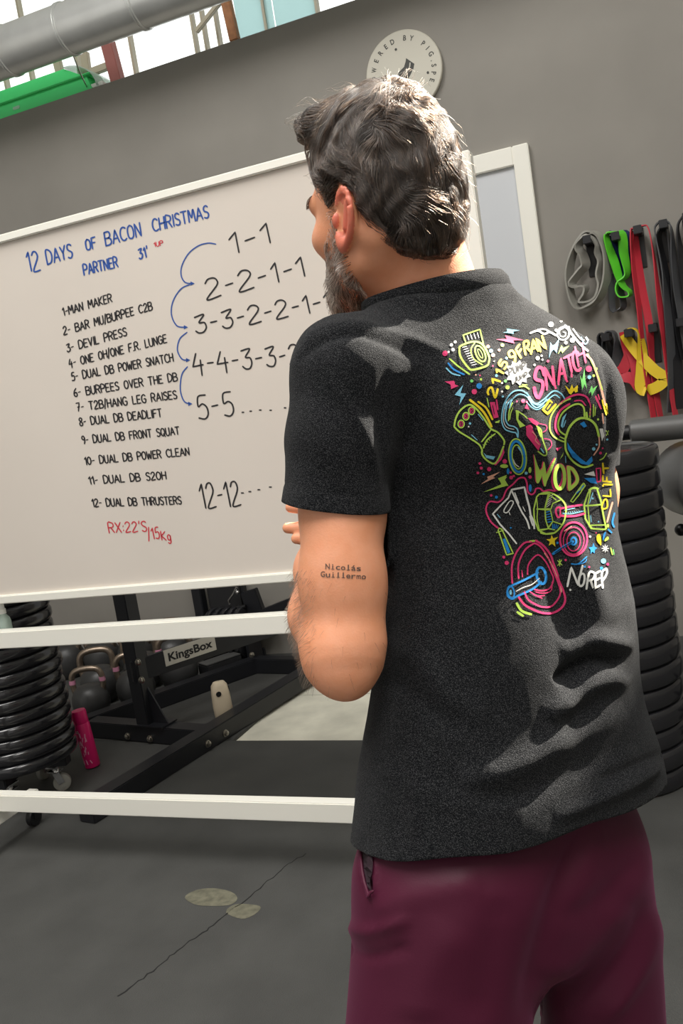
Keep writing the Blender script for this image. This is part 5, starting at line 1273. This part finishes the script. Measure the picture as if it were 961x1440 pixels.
mb = MB(); mb.beam(fA+sF*S_/2+hz, fB+sF*S_/2+hz, S_*.9, S_); mb.build('cross_beam', M['black_steel'], rk)
pp = PZ(199, 1022, .08); pp = pp+sC*.045
mb = MB(); mb.beam(Vector((pp.x, pp.y, .081)), Vector((pp.x, pp.y, 1.75)), .075, .075, dC); mb.build('upright_post', M['black_steel'], rk)
mb = MB(); g0_ = Vector((pp.x, pp.y, .081))+dC*.038
gp = [g0_, g0_+dC*.09, g0_+UP*.17]; mb.add([p-sC*.004 for p in gp]+[p+sC*.004 for p in gp], [(0, 1, 2), (5, 4, 3), (0, 3, 4, 1), (1, 4, 5, 2), (2, 5, 3, 0)]); mb.box(Vector((pp.x, pp.y, .084))+dC*.02, (.22, .1, .006), (dC, sC, UP)); mb.build('gusset_plate', M['black_steel'], rk)
# arm carrying the nameplate
a0_ = P(197, 945, proj((pp.x, pp.y, .35))[2]-.05); zz = a0_.z
e_ = None
dA = dLb
aS = Vector((pp.x, pp.y, zz))-sC*.042; aE = aS+Vector((dA.x, dA.y, 0))*1.05
mb = MB(); mb.beam(aS, aE, .03, .10); arm_ = mb.build('support_arm', M['black_steel'], rk)
sAr = Vector((dA.y, -dA.x, 0)); sAr.normalize()
# plate: between two picture points on the arm's outer face
def on_face(px, py):
    v = ray(px, py); q0 = aS+sAr*.0155; t = (q0-CP).dot(sAr)/v.dot(sAr); return CP+v*t
n0, n1_ = on_face(231, 925), on_face(303, 904)
mb = MB(); mb.box((n0+n1_)/2+sAr*.0015, ((n1_-n0).dot(dA), .003, .075), (dA, sAr, UP), .0008); npl = mb.build('nameplate', M['silverplate'], rk)
vs, fs, w_ = text_tris('KingsBox', offset=.03)
LN = (n1_-n0).dot(dA); ctr = (n0+n1_)/2+sAr*.0036
mb = MB(); mb.add([ctr+dA*((u-.5)*LN*.86)+UP*((v-.33)*.052) for u, v in vs], fs); mb.build('nameplate_lettering', M['dark'], npl, smooth=False)
def bolt(p, d, par=rk):
    mb = MB(); mb.lathe([(.016, 0), (.016, .003), (.0115, .004), (.0115, .012), (.006, .015), (.0005, .016)], p, d, 12); mb.build('bolt', M['steel'], par)
for px, py, pl, nn in [(292, 1046, pA, -sN), (317, 1031, pA, -sN)]:
    v = ray(px, py); bolt(CP+v*((pl-CP).dot(nn)/v.dot(nn)), nn)
for px, py in [(180, 1035), (211.5, 1038.5)]:
    v = ray(px, py); bolt(CP+v*((cA-CP).dot(-sC)/v.dot(-sC)), -sC)
v = ray(354, 921); bolt(CP+v*((lA-CP).dot(-sL)/v.dot(-sL)), -sL)
for px, py in [(195, 931), (200, 956)]:
    q0 = Vector((pp.x, pp.y, 0))-sC*.058; v = ray(px, py); bolt(CP+v*((q0-CP).dot(-sC)/v.dot(-sC)), -sC)

# ------------------------------------------------------------------ kettlebells
def kb_build(label, band=None):
    t = empty('kettlebell', (0, 0, 0), label, 'kettlebell', 'kettlebells in rows behind the rack')
    mb = MB(); mb.lathe([(.001, 0), (.062, 0), (.070, .004), (.088, .030), (.101, .065), (.105, .100), (.100, .135), (.086, .165), (.066, .184), (.04, .193), (.001, .196)], (0, 0, 0), n=40); mb.build('body', M['kbody'], t)
    mb = MB(); pts = [(-.078, 0, .155), (-.086, 0, .20), (-.083, 0, .245), (-.066, 0, .272), (-.035, 0, .282), (0, 0, .284), (.035, 0, .282), (.066, 0, .272), (.083, 0, .245), (.086, 0, .20), (.078, 0, .155)]
    pts = [tuple(p) for p in crom([(p[0], p[2]) for p in pts], .012)]; mb.tube([(p[0], 0, p[1]) for p in pts], .0165, 14); mb.build('handle', M['khandle'], t)
    if band:
        for s_ in (-1, 1):
            mb = MB(); mb.tube([(s_*.0855, 0, .205), (s_*.0845, 0, .228)], .0178, 16); o = mb.build('tape_band', M[band], t); o['label'] = band.replace('band', '')+' tape around the handle'
    return t
KB = [((-2.95, 3.55), .90, 20, 'pinkband', 'front kettlebell with pink handle tape beside the pink spray can'), ((-3.06, 3.78), 1.0, 25, None, 'untaped kettlebell with wide handle just behind the front one'), ((-2.80, 3.725), .95, 30, 'pinkband', 'kettlebell with pink handle tape left of the rack post'),
      ((-2.93, 3.99), 1.0, 35, None, 'untaped kettlebell behind the pink-taped one left of the post'), ((-2.69, 3.965), 1.0, 30, 'pinkband', 'pink-taped kettlebell just right of the rack post'), ((-3.62, 4.22), 1.05, 10, 'yellowband', 'yellow-taped kettlebell nearest the plate stack in the back row'), ((-3.39, 4.25), 1.05, 10, 'yellowband', 'second yellow-taped kettlebell of the back row'), ((-2.90, 4.25), 1.05, 20, None, 'back row kettlebell showing its handle above the pen tray'), ((-3.16, 4.27), 1.05, 10, 'yellowband', 'back row kettlebell hidden mostly by the rack post')]
kbp = {}
for (kx_, ky_), sc, rz, band, lab in KB:
    if band not in kbp: t = kbp[band] = kb_build(lab, band)
    else: t = copy_tree(kbp[band])
    t.location = (kx_, ky_, .0008); t.rotation_euler = (0, 0, math.radians(rz)); t.scale = (sc, sc, sc); t['label'] = lab

# ------------------------------------------------------------------ spray can and dispenser
q = PZ(131, 1078)
ca = empty('spray_can', (q.x, q.y, 0), 'bright pink aerosol can leaning by the black plate stack', 'spray can')
mb = MB(); mb.lathe([(.001, 0.001), (.031, .001), (.0325, .004), (.0325, .19), (.030, .197), (.001, .198)], (0, 0, 0), n=28); b_ = mb.build('can_body', M['pink']); b_.parent = ca
mb = MB(); mb.lathe([(.0305, .196), (.0315, .199), (.0312, .245), (.029, .252), (.001, .253)], (0, 0, 0), n=28); b_ = mb.build('cap', M['pink']); b_.parent = ca
mb = MB()
for i in range(46):
    a = -1.9+random.uniform(-1.1, 1.1); z = random.uniform(.012, .145); l = random.uniform(.01, .022); da = random.uniform(-.25, .25)
    mb.ribbon([((.0329)*math.cos(a+da*t), .0329*math.sin(a+da*t), z+l*t) for t in (0, .5, 1)], [(-math.sin(a), math.cos(a), 0)]*3, .0035, .0004)
b_ = mb.build('can_print', M['pinkpale']); b_.parent = ca
vs, fs, w_ = text_tris('BLO', offset=.02)
mb = MB(); mb.add([(.0331*math.cos(-1.95+(u-.5)*.8), .0331*math.sin(-1.95+(u-.5)*.8), .160+v*.016) for u, v in vs], fs); b_ = mb.build('can_lettering', M['white'], smooth=False); b_.parent = ca
ca.rotation_euler = (math.radians(0), math.radians(0), 0)
v_ = CR.copy(); ca.rotation_euler = Matrix.Rotation(math.radians(-4), 3, Vector((HV.x, HV.y, 0))).to_euler(); ca.location.z = .0035
b0 = PZ(310, 1018, .0805); 
ds = empty('air_freshener', (b0.x, b0.y, .0), 'beige plastic air freshener dispenser standing by the rack beam', 'dispenser')
# stands on the mat just behind the near beam
q = None
for k_ in range(200):
    y_ = 3.0+k_*.006; cand = pA+dN*((Vector((0, y_, 0))-pA).dot(dN)); cand = Vector((pA.x+(y_-pA.y)*dN.x/dN.y, y_, 0))+sN*(S_+.055)
    x2, y2, d2 = proj((cand.x, cand.y, .2))
    if y2 < 972: q = cand; break
q = PZ(307, 958, .2); q.z = 0; off_ = (q-pA).dot(sN)
if off_ < S_+.045: q = q+sN*(S_+.045-off_)
print('freshener offset', off_)
rings = [(.036, .030, 0), (.041, .034, .008), (.044, .036, .075), (.042, .034, .14), (.037, .030, .181), (.026, .022, .196), (.002, .002, .2)]
mb = MB(); vs_ = []; n_ = 28
for a_, b_, z_ in rings:
    for k_ in range(n_):
        an = 2*math.pi*k_/n_; ca_, sa_ = math.cos(an), math.sin(an)
        vs_.append((a_*math.copysign(abs(ca_)**.7, ca_), b_*math.copysign(abs(sa_)**.7, sa_), z_))
fs_ = [(i*n_+k_, i*n_+(k_+1) % n_, (i+1)*n_+(k_+1) % n_, (i+1)*n_+k_) for i in range(len(rings)-1) for k_ in range(n_)]+[tuple(range(n_))[::-1]]
mb.add(vs_, fs_); b_ = mb.build('housing', M['beige']); b_.parent = ds
mb = MB(); mb.lathe([(.001, 0), (.011, 0), (.0125, .002), (.008, .003), (.001, .0015)], (-.012, -.0340, .150), (0, -1, 0), 20); b_ = mb.build('nozzle', M['dark']); b_.parent = ds
mb = MB(); mb.box((.0385, -.012, .160), (.008, .003, .022)); b_ = mb.build('side_slot', M['dark']); b_.parent = ds
ds.location = (q.x, q.y, .0006); ds.rotation_euler = (0, 0, math.radians(38))

# ------------------------------------------------------------------ black machine behind the rack
mx = PZ(300, 905, 0)
mc = empty('weight_machine', (-2.6, 4.4, 0), 'dark weight machine with padded board and chrome lever against the grey wall', 'exercise machine')
def PYb(px, py, Y): return PY(px, py, Y)
Ym = 4.40
mb = MB(); a, b = PY(279, 842, Ym), PY(292, 905, Ym); d = (a-b).normalized(); mb.beam(Vector((b.x, Ym, .001)), Vector((b.x, Ym, 1.5)), .06, .06, Vector((0, 1, 0))); mb.build('upright_post', M['black_steel'], mc)
mb = MB(); pl = [PY(292, 830, Ym+.05), PY(345, 815, Ym+.05), PY(362, 866, Ym+.05), PY(300, 874, Ym+.05)]
cz = (pl[0]+pl[1]+pl[2]+pl[3])/4
mb.box((cz.x, Ym+.03, cz.z-.02), (.24, .07, .34), (Vector((1, 0, 0)), Vector((0, 1, 0)), UP), .02); mb.build('back_pad', M['paddark'], mc)
mb = MB(); mb.beam(PY(350, 830, Ym-.02), PY(372, 890, Ym-.02), .10, .04, Vector((0, 1, 0))); mb.build('side_panel', M['black_steel'], mc)
mb = MB(); mb.tube([PY(333, 826, Ym-.06), PY(328, 836, Ym-.06), PY(322, 844, Ym-.06), PY(323, 850, Ym-.06)], .007, 10); mb.sphere(PY(334, 833, Ym-.06), .012, 8); mb.build('lever', M['chrome'], mc)
mb = MB(); mb.tube([PY(334, 854, Ym-.06), PY(346, 853, Ym-.06)], .012, 10); mb.build('handle_grip', M['dark'], mc)
mb = MB(); mb.beam(PY(372, 862, Ym-.05), PY(412, 846, Ym-.05), .05, .05); mb.build('bracket', M['black_steel'], mc)
bolt(PY(389, 864, Ym-.085), Vector((0, -1, 0)), mc); bolt(PY(404, 858, Ym-.085), Vector((0, -1, 0)), mc)
# upright plates in a toaster rack, seen edge-on
Ys = 4.33
tp = MB(); tp.lathe([(.03, -.02), (.12, -.02), (.142, -.014), (.147, -.006), (.147, .006), (.142, .014), (.12, .02), (.03, .02), (.03, -.02)], (0, 0, 0), (1, 0, 0), 56, caps=False)
sto = tp.build('small_plate', M['plate'])
sr = empty('plate_toaster_rack', (PY(325, 930, Ys).x, Ys, 0), 'low black storage rack holding upright plates beyond the nameplate', 'storage rack')
xs = [PY(x, 925, Ys).x for x in (311, 321, 331, 341, 351)]
for i, x in enumerate(xs):
    o = sto if i == 0 else sto.copy()
    if i: COL.objects.link(o)
    o.location = (x, Ys, .1875); tag(o, ['leftmost', 'second from left', 'middle', 'second from right', 'rightmost'][i]+' of the black plates standing upright in the low storage rack', 'weight plate', 'plates upright in the storage rack')
for y in (Ys-.10, Ys+.10):
    mb = MB(); mb.boxx(xs[0]-.05, xs[-1]+.05, y-.012, y+.012, .001, .06, .004); mb.build('rail', M['black_steel'], sr)
for x in [xs[0]-.04, xs[-1]+.04]:
    mb = MB(); mb.boxx(x-.008, x+.008, Ys-.08, Ys+.08, .001, .16, .003); mb.build('end_bracket', M['black_steel'], sr)
# low wooden-topped black box between the beams
db_c = lA+dLb*.50+sL*(S_+.07)
db = empty('low_step', (db_c.x, db_c.y, 0), 'low dark rubber step lying behind the left floor beam', 'step')
mb = MB(); mb.box(db_c+UP*.0505, (.22, .10, .10), (dLb, sL, UP), .006); mb.build('step_body', M['paddark'], db)
mb = MB(); mb.box(db_c+UP*.1035, (.215, .095, .006), (dLb, sL, UP), .002); mb.build('step_top', M['pad'], db)

# ------------------------------------------------------------------ padded machine at the far right
gx = PY(950, 660, 3.45)
gh = empty('padded_bench', (gx.x+.15, 3.5, 0), 'black exercise bench with thick rounded vinyl pads beyond the right stack', 'bench')
Yp = 3.35
a, b = PY(886, 608, Yp), PY(975, 598, Yp)
mb = MB(); r_ = .043; L = (b-a).length; dv = (b-a).normalized()
mb.lathe([(.001, 0), (.030, 0), (.040, .006), (r_, .018), (r_, L), (.001, L)], a, dv, 28); mb.build('roller_pad', M['pad'], gh)
mb = MB(); mb.tube([a-dv*.07, a+dv*.01], .027, 14); mb.build('roller_axle', M['dark'], gh)
c2 = PY(985, 675, Yp); ax2 = Vector((.34, -.90, .0)).normalized()
mb = MB(); R2 = .135; L2 = .30
mb.lathe([(.001, 0), (R2-.03, 0), (R2-.008, .010), (R2, .035), (R2, L2-.02), (R2-.006, L2-.006), (R2-.015, L2), ], c2-ax2*L2*.45, ax2, 44, caps=False); mb.build('thigh_pad', M['pad'], gh)
mb = MB(); mb.lathe([(R2-.015, L2), (R2*.5, L2+.012), (.001, L2+.016)], c2-ax2*L2*.45, ax2, 44, caps=False); mb.build('pad_end', M['paddark'], gh)
mb = MB(); kx = PY(958, 745, Yp); mb.sphere(kx, .022, 10); mb.tube([kx, kx+Vector((.12, .02, 0))], .012, 10); mb.build('adjusting_knob', M['dark'], gh)
fx_ = c2.x+.13
mb = MB(); mb.beam((fx_, Yp+.05, .06), (fx_, Yp+.05, c2.z-.02), .06, .06, Vector((0, 1, 0))); mb.beam((fx_-.1, Yp+.05, .031), (fx_+.7, Yp+.05, .031), .06, .06); mb.beam((fx_, Yp-.2, .031), (fx_, Yp+.4, .031), .06, .06); mb.beam((fx_, Yp+.05, b.z), (b.x-.02, b.y, b.z), .04, .04); mb.build('frame', M['black_steel'], gh)

# ------------------------------------------------------------------ sign on the wall
sc_ = PY(567.5, 101, YW-.03); rad_ = (PY(514, 112, YW-.03)-PY(620.5, 101, YW-.03)).length/2
sg = empty('wall_sign', (sc_.x, YW-.03, sc_.z), 'round pale wall sign printed with letters and a bacon strip', 'sign')
mb = MB(); mb.lathe([(.001, 0), (rad_-.004, 0), (rad_, .004), (rad_, .022), (rad_-.004, .0255), (.001, .026)], (sc_.x, YW-.002, sc_.z), (0, -1, 0), 72); mb.build('disc', M['signface'], sg)
Yq = YW-.0285
mb = MB()
def ring_txt(ch, deg, r, h):
    if ch == ' ': return
    vs, fs, w_ = text_tris(ch, offset=.02); a = math.radians(deg); ux, uz = math.cos(a), -math.sin(a); rx, rz = math.sin(a), math.cos(a)
    lw = min(w_, .8)*h*1.2
    mb = MB(); mb.add([(sc_.x+rx*(r+(v-.36)*h*1.4)+ux*(u-.5)*lw, Yq, sc_.z+rz*(r+(v-.36)*h*1.4)+uz*(u-.5)*lw) for u, v in vs], fs); mb.build('letter', M['signink'], sg, smooth=False)
seq = [('P', -95), ('O', -79), ('W', -63), ('E', -47), ('R', -32), ('E', -18), ('D', -4), ('B', 20), ('Y', 33), ('P', 58), ('I', 70), ('G', 82), ('.', 94), ('S', 103), ('P', 116), ('E', 128)]
for ch, dg in seq: ring_txt(ch, dg-9+0, rad_*.80, rad_*.125)
for px, py in ((557, 69.5), (602, 102)):
    q = PY(px, py, Yq); mb = MB(); mb.lathe([(.001, 0), (.006, 0), (.006, .001), (.001, .001)], (q.x, Yq, q.z), (0, -1, 0), 10); mb.build('dot', M['signink'], sg, smooth=False)
def on_sign(p): return PY(p[0], p[1], Yq)
sT = T(500, 30, 6.864)
mb = MB(); fill_poly(mb, sT([(490, 355), (570, 410), (560, 460), (530, 520), (490, 590), (470, 660), (390, 620), (410, 500), (470, 440), (485, 390)]), on_sign, 4, False); mb.build('bacon_strip', M['signink'], sg, smooth=False)
mb = MB(); stroke_poly(mb, sT([(528, 400), (520, 450), (480, 500), (460, 545), (450, 600)]), 1.6, lambda p: PY(p[0], p[1], Yq-.0006), 2); mb.build('bacon_fat_line', M['signface'], sg, smooth=False)

# ------------------------------------------------------------------ hooks and resistance bands on the wall
def hook(px, py, lab, ln=.15):
    q = PY(px, py, YW-ln+.02); t = empty('wall_hook', (q.x, YW, q.z), lab, 'hook', 'black hooks on the grey wall')
    mb = MB(); mb.boxx(q.x-.02, q.x+.02, YW-.008, YW-.0005, q.z-.16, q.z+.02, .002); mb.build('back_plate', M['dark'], t)
    mb = MB(); mb.boxx(q.x-.018, q.x+.018, YW-ln, YW-.008, q.z-.022, q.z+.0, .004); mb.boxx(q.x-.018, q.x+.018, YW-ln-.004, YW-ln+.004, q.z-.022, q.z+.014, .002); mb.build('peg', M['black_steel'], t)
    return q
HK = [((826, 336), 'hook under the grey looped band'), ((866, 331), 'hook holding the bright green and navy bands'), ((897, 322), 'hook holding the long red band'), ((933, 314), 'hook holding the long charcoal band'), ((966, 304), 'hook at the right edge holding the black band'),
      ((852, 473), 'lower hook holding the black short bands'), ((884, 467), 'lower hook holding the red and yellow straps'), ((918, 460), 'lower hook between the strands of the long red band'), ((957, 452), 'lower hook at the right edge behind the charcoal band')]
for (px, py), lab in HK: hook(px, py, lab)
YBd = YW-.075
def band(name, px, w, th, m, lab, cat='band', ang=None, Y=YBd, closed=False, parent=None, smooth=True, dY=None):
    c = crom(px, 3) if smooth else [np.array(p, float) for p in px]
    n = len(c); pts = []; dirs = []
    for i, p in enumerate(c):
        t = i/(n-1); yo = np.interp(t, np.linspace(0, 1, len(dY)), dY) if dY else 0
        pts.append(PY(p[0], p[1], Y+yo))
        a = np.interp(t, np.linspace(0, 1, len(ang)), ang) if ang else 90.
        a = math.radians(a); dirs.append(Vector((math.cos(a), math.sin(a), 0)))
    mb = MB(); mb.ribbon(pts, dirs, w, th); o = mb.build(name, M[m], parent, angle=60)
    if parent is None: tag(o, lab, cat, 'resistance bands on the wall hooks')
    return o
zb = T(760, 280, 4.0)
band('resistance_band', zb([(232, 235), (270, 205), (310, 215), (335, 260), (330, 300), (345, 350), (330, 420), (335, 480), (310, 545), (270, 575), (215, 580), (250, 530), (255, 490), (200, 490), (180, 470), (225, 410), (255, 370), (240, 310), (215, 270), (232, 235)]), .055, .009, 'b_grey', 'thick grey latex band bunched in loose folds on the first hook', ang=[60, 50, 70, 110, 60, 50, 60])
o0 = band('resistance_band', zb([(225, 225), (270, 185), (330, 200), (365, 260), (380, 350), (370, 470), (330, 560), (275, 600), (220, 610), (185, 570), (165, 480), (165, 400), (185, 310), (225, 225)]), .06, .009, 'b_grey', 'outer grey latex band looped round the folded one', Y=YBd+.004, ang=[75, 60, 60, 60, 70, 60, 75])
band('resistance_band', zb([(375, 200), (385, 260), (420, 360), (445, 440), (470, 490), (505, 520), (500, 545), (450, 550), (430, 520), (440, 470), (490, 420), (470, 300), (460, 195), (420, 185), (375, 200)]), .045, .006, 'b_green', 'bright green latex band hanging in a short twisted loop', ang=[70, 40, 60, 90, 60, 30, 70])
band('resistance_band', zb([(400, 205), (405, 260), (440, 350), (480, 420), (505, 400), (495, 290), (480, 200), (430, 190), (400, 205)]), .05, .005, 'b_blue', 'navy latex band tucked behind the bright green one', Y=YBd+.03, ang=[30, 30, 40, 30])
band('resistance_band', zb([(400, 420), (402, 540), (410, 620), (440, 625), (470, 600), (455, 520), (435, 430)]), .03, .004, 'b_char', 'short grey band end hanging below the navy band', Y=YBd+.03, ang=[30, 30])
band('resistance_band', zb([(640, 1235), (610, 1050), (580, 850), (555, 600), (530, 400), (512, 190), (530, 165), (580, 150), (610, 165), (640, 320), (665, 520), (690, 720), (720, 950), (765, 1235)]), .034, .005, 'b_red', 'long red latex band hanging full length on the third hook', ang=[50, 55, 62, 60, 55, 80, 90, 70, 48, 55, 50, 55])
band('resistance_band', zb([(680, 1235), (655, 1100), (630, 900), (612, 700), (575, 500), (545, 300), (535, 180)]), .036, .005, 'b_red', 'inner strand of the long red latex band on the third hook', ang=[60, 45, 60, 20, 30, 40, 60], Y=YBd+.02)
band('resistance_band', zb([(730, 1200), (740, 950), (720, 650), (690, 400), (650, 210), (650, 150), (690, 125), (735, 150), (750, 300), (770, 500), (805, 700), (835, 900)]), .045, .006, 'b_char', 'long charcoal latex band hanging right of the red one', ang=[60, 50, 40, 50, 80, 90, 90, 60, 50, 45, 50])
band('resistance_band', zb([(790, 1180), (770, 900), (735, 650), (700, 420), (668, 220), (690, 160), (720, 190), (745, 420), (780, 700), (820, 900)]), .05, .006, 'b_black', 'black latex band hanging inside the charcoal one', Y=YBd+.02, ang=[30, 40, 30, 40, 80, 80, 40, 40])
band('resistance_band', zb([(830, 560), (800, 350), (775, 180), (790, 115), (830, 85), (870, 120), (880, 300)]), .05, .006, 'b_black', 'black latex band cut off by the right edge', ang=[40, 40, 70, 90, 80, 50])
band('resistance_band', zb([(430, 1150), (405, 1000), (390, 850), (360, 760), (330, 770), (345, 850), (370, 1000)]), .05, .006, 'b_black', 'black latex band hanging from the lower row beside the shoulder', ang=[30, 40, 60, 90, 60, 30])
band('resistance_band', zb([(450, 1170), (440, 1000), (435, 850), (420, 755), (380, 745), (365, 790), (385, 900)]), .06, .006, 'b_char', 'dark grey latex band beside the red and yellow straps', Y=YBd+.015, ang=[10, 20, 30, 80, 80, 20])
band('exercise_strap', zb([(470, 745), (490, 830), (500, 880), (470, 950), (440, 990), (520, 1010), (560, 1060), (545, 980), (530, 900), (505, 840), (480, 760)]), .05, .003, 'b_red', 'red fabric strap with flared ends on the lower hook', ang=[40, 20, 5, 5, 0, 5, 10, 15, 30], Y=YBd+.01)
band('exercise_strap', zb([(470, 760), (520, 830), (580, 900), (640, 960), (700, 1010), (650, 1060), (570, 1070), (570, 960), (575, 860), (560, 760), (520, 725), (480, 740)]), .05, .003, 'b_yellow', 'yellow fabric strap crossed over the red one', ang=[40, 20, 10, 0, 0, 0, 5, 15, 40, 80, 80], Y=YBd-.01)

# ------------------------------------------------------------------ up on the ledge
Yd = 4.16
da, db2 = PY(0, 76, Yd), PY(300, -38, Yd)
c_a = PY(0, (39+112)/2, Yd); c_b = PY(107, (0+73)/2.0, Yd)
rD = (PY(52, 20, Yd)-PY(52, 94, Yd)).length/2*.965
zc = (PY(52, 57, Yd)).z
du = empty('air_duct', (-2.6, Yd, zc), 'galvanised round ventilation duct running under the high window', 'duct')
mb = MB(); mb.lathe([(rD, 0), (rD, 7.4), (rD-.004, 7.4), (rD-.004, 0), (rD, 0)], (XL+.2, Yd, zc), (1, 0, 0), 56, caps=False); mb.build('duct_pipe', M['duct'], du)
for px, py in ((14, 78), (96, 45), (197, 10)):
    q = PY(px, py, Yd); q2 = PY(px-7, py-20, Yd)
    mb = MB(); mb.lathe([(rD+.001, -.014), (rD+.006, -.010), (rD+.006, -.003), (rD+.0015, 0), (rD+.006, .003), (rD+.006, .010), (rD+.001, .014)], (q.x, Yd, zc), (1, 0, 0), 56, caps=False); mb.build('seam_ring', M['duct'], du)
qh = PY(96, 45, Yd).x
mb = MB(); a = Vector((qh, Yd, zc-rD)); b = PY(119, 121, YW+.0); b = Vector((b.x, YW+.02, ZT+.004))
mb.tube([a+Vector((0, 0, .01)), a.lerp(b, .5), b+UP*.02], .004, 8); mb.box(PY(76, 33, Yd-rD*.9), (.03, .02, .03)); mb.build('hanger_wire', M['steel'], du)
mb = MB(); mb.box(b+Vector((-.03, .03, .022)), (.05, .05, .035), None, .004); mb.build('clamp', M['dark'], du)
mb = MB(); mb.box(b+Vector((.05, .03, .017)), (.10, .05, .025), None, .004); mb.build('clamp_bracket', M['white'], du)
# green tub on the ledge
gz = ZT+.0015; xr2 = PY(147, 112, YW+.06).x; xl2 = xr2-1.15
gb = empty('storage_tub', (xr2-.5, YW+.11, gz), 'green plastic storage tub lying on top of the grey wall', 'tub')
y0, y1 = YW+.012, YW+.205; hb2 = PY(75, 106, YW+.06).z-gz
mb = MB()
def tapered(mb, x0, x1, y0, y1, z0, z1, tp_):
    mb.add([(x0, y0, z0), (x1, y0, z0), (x1, y1, z0), (x0, y1, z0), (x0+tp_, y0+.01, z1), (x1-tp_, y0+.01, z1), (x1-tp_, y1-.01, z1), (x0+tp_, y1-.01, z1)], [(0, 3, 2, 1), (4, 5, 6, 7), (0, 1, 5, 4), (1, 2, 6, 5), (2, 3, 7, 6), (3, 0, 4, 7)])
tapered(mb, xl2, xr2-.06, y0, y1, gz, gz+hb2*.55, .03); tapered(mb, xl2+.04, xr2-.11, y0+.006, y1-.006, gz+hb2*.55, gz+hb2, .12)
mb.build('tub_body', M['green'], gb)
mb = MB(); mb.boxx(xl2-.01, xr2-.05, y0-.008, y1+.008, gz+hb2*.50, gz+hb2*.57, .004); mb.build('rim', M['green'], gb)
mb = MB(); vs_ = []
for i in range(9):
    t = i/8; a = math.pi*.5*t; vs_ += [(xr2-.22+.20*math.sin(a), y0-.004, gz+.012+(hb2-.01)*math.cos(a)), (xr2-.22+.20*math.sin(a), y1, gz+.012+(hb2-.01)*math.cos(a))]
mb.add(vs_, [(2*i, 2*i+1, 2*i+3, 2*i+2) for i in range(8)]); lid = mb.build('lid_flap', M['clear'], gb); lid.modifiers.new('t', 'SOLIDIFY').thickness = .006
mb = MB(); q = PY(22, 149, y0); mb.box((q.x, y0+.004, gz+hb2*.22), (.05, .006, .02), None, .002); mb.build('maker_tab', M['clear'], gb)
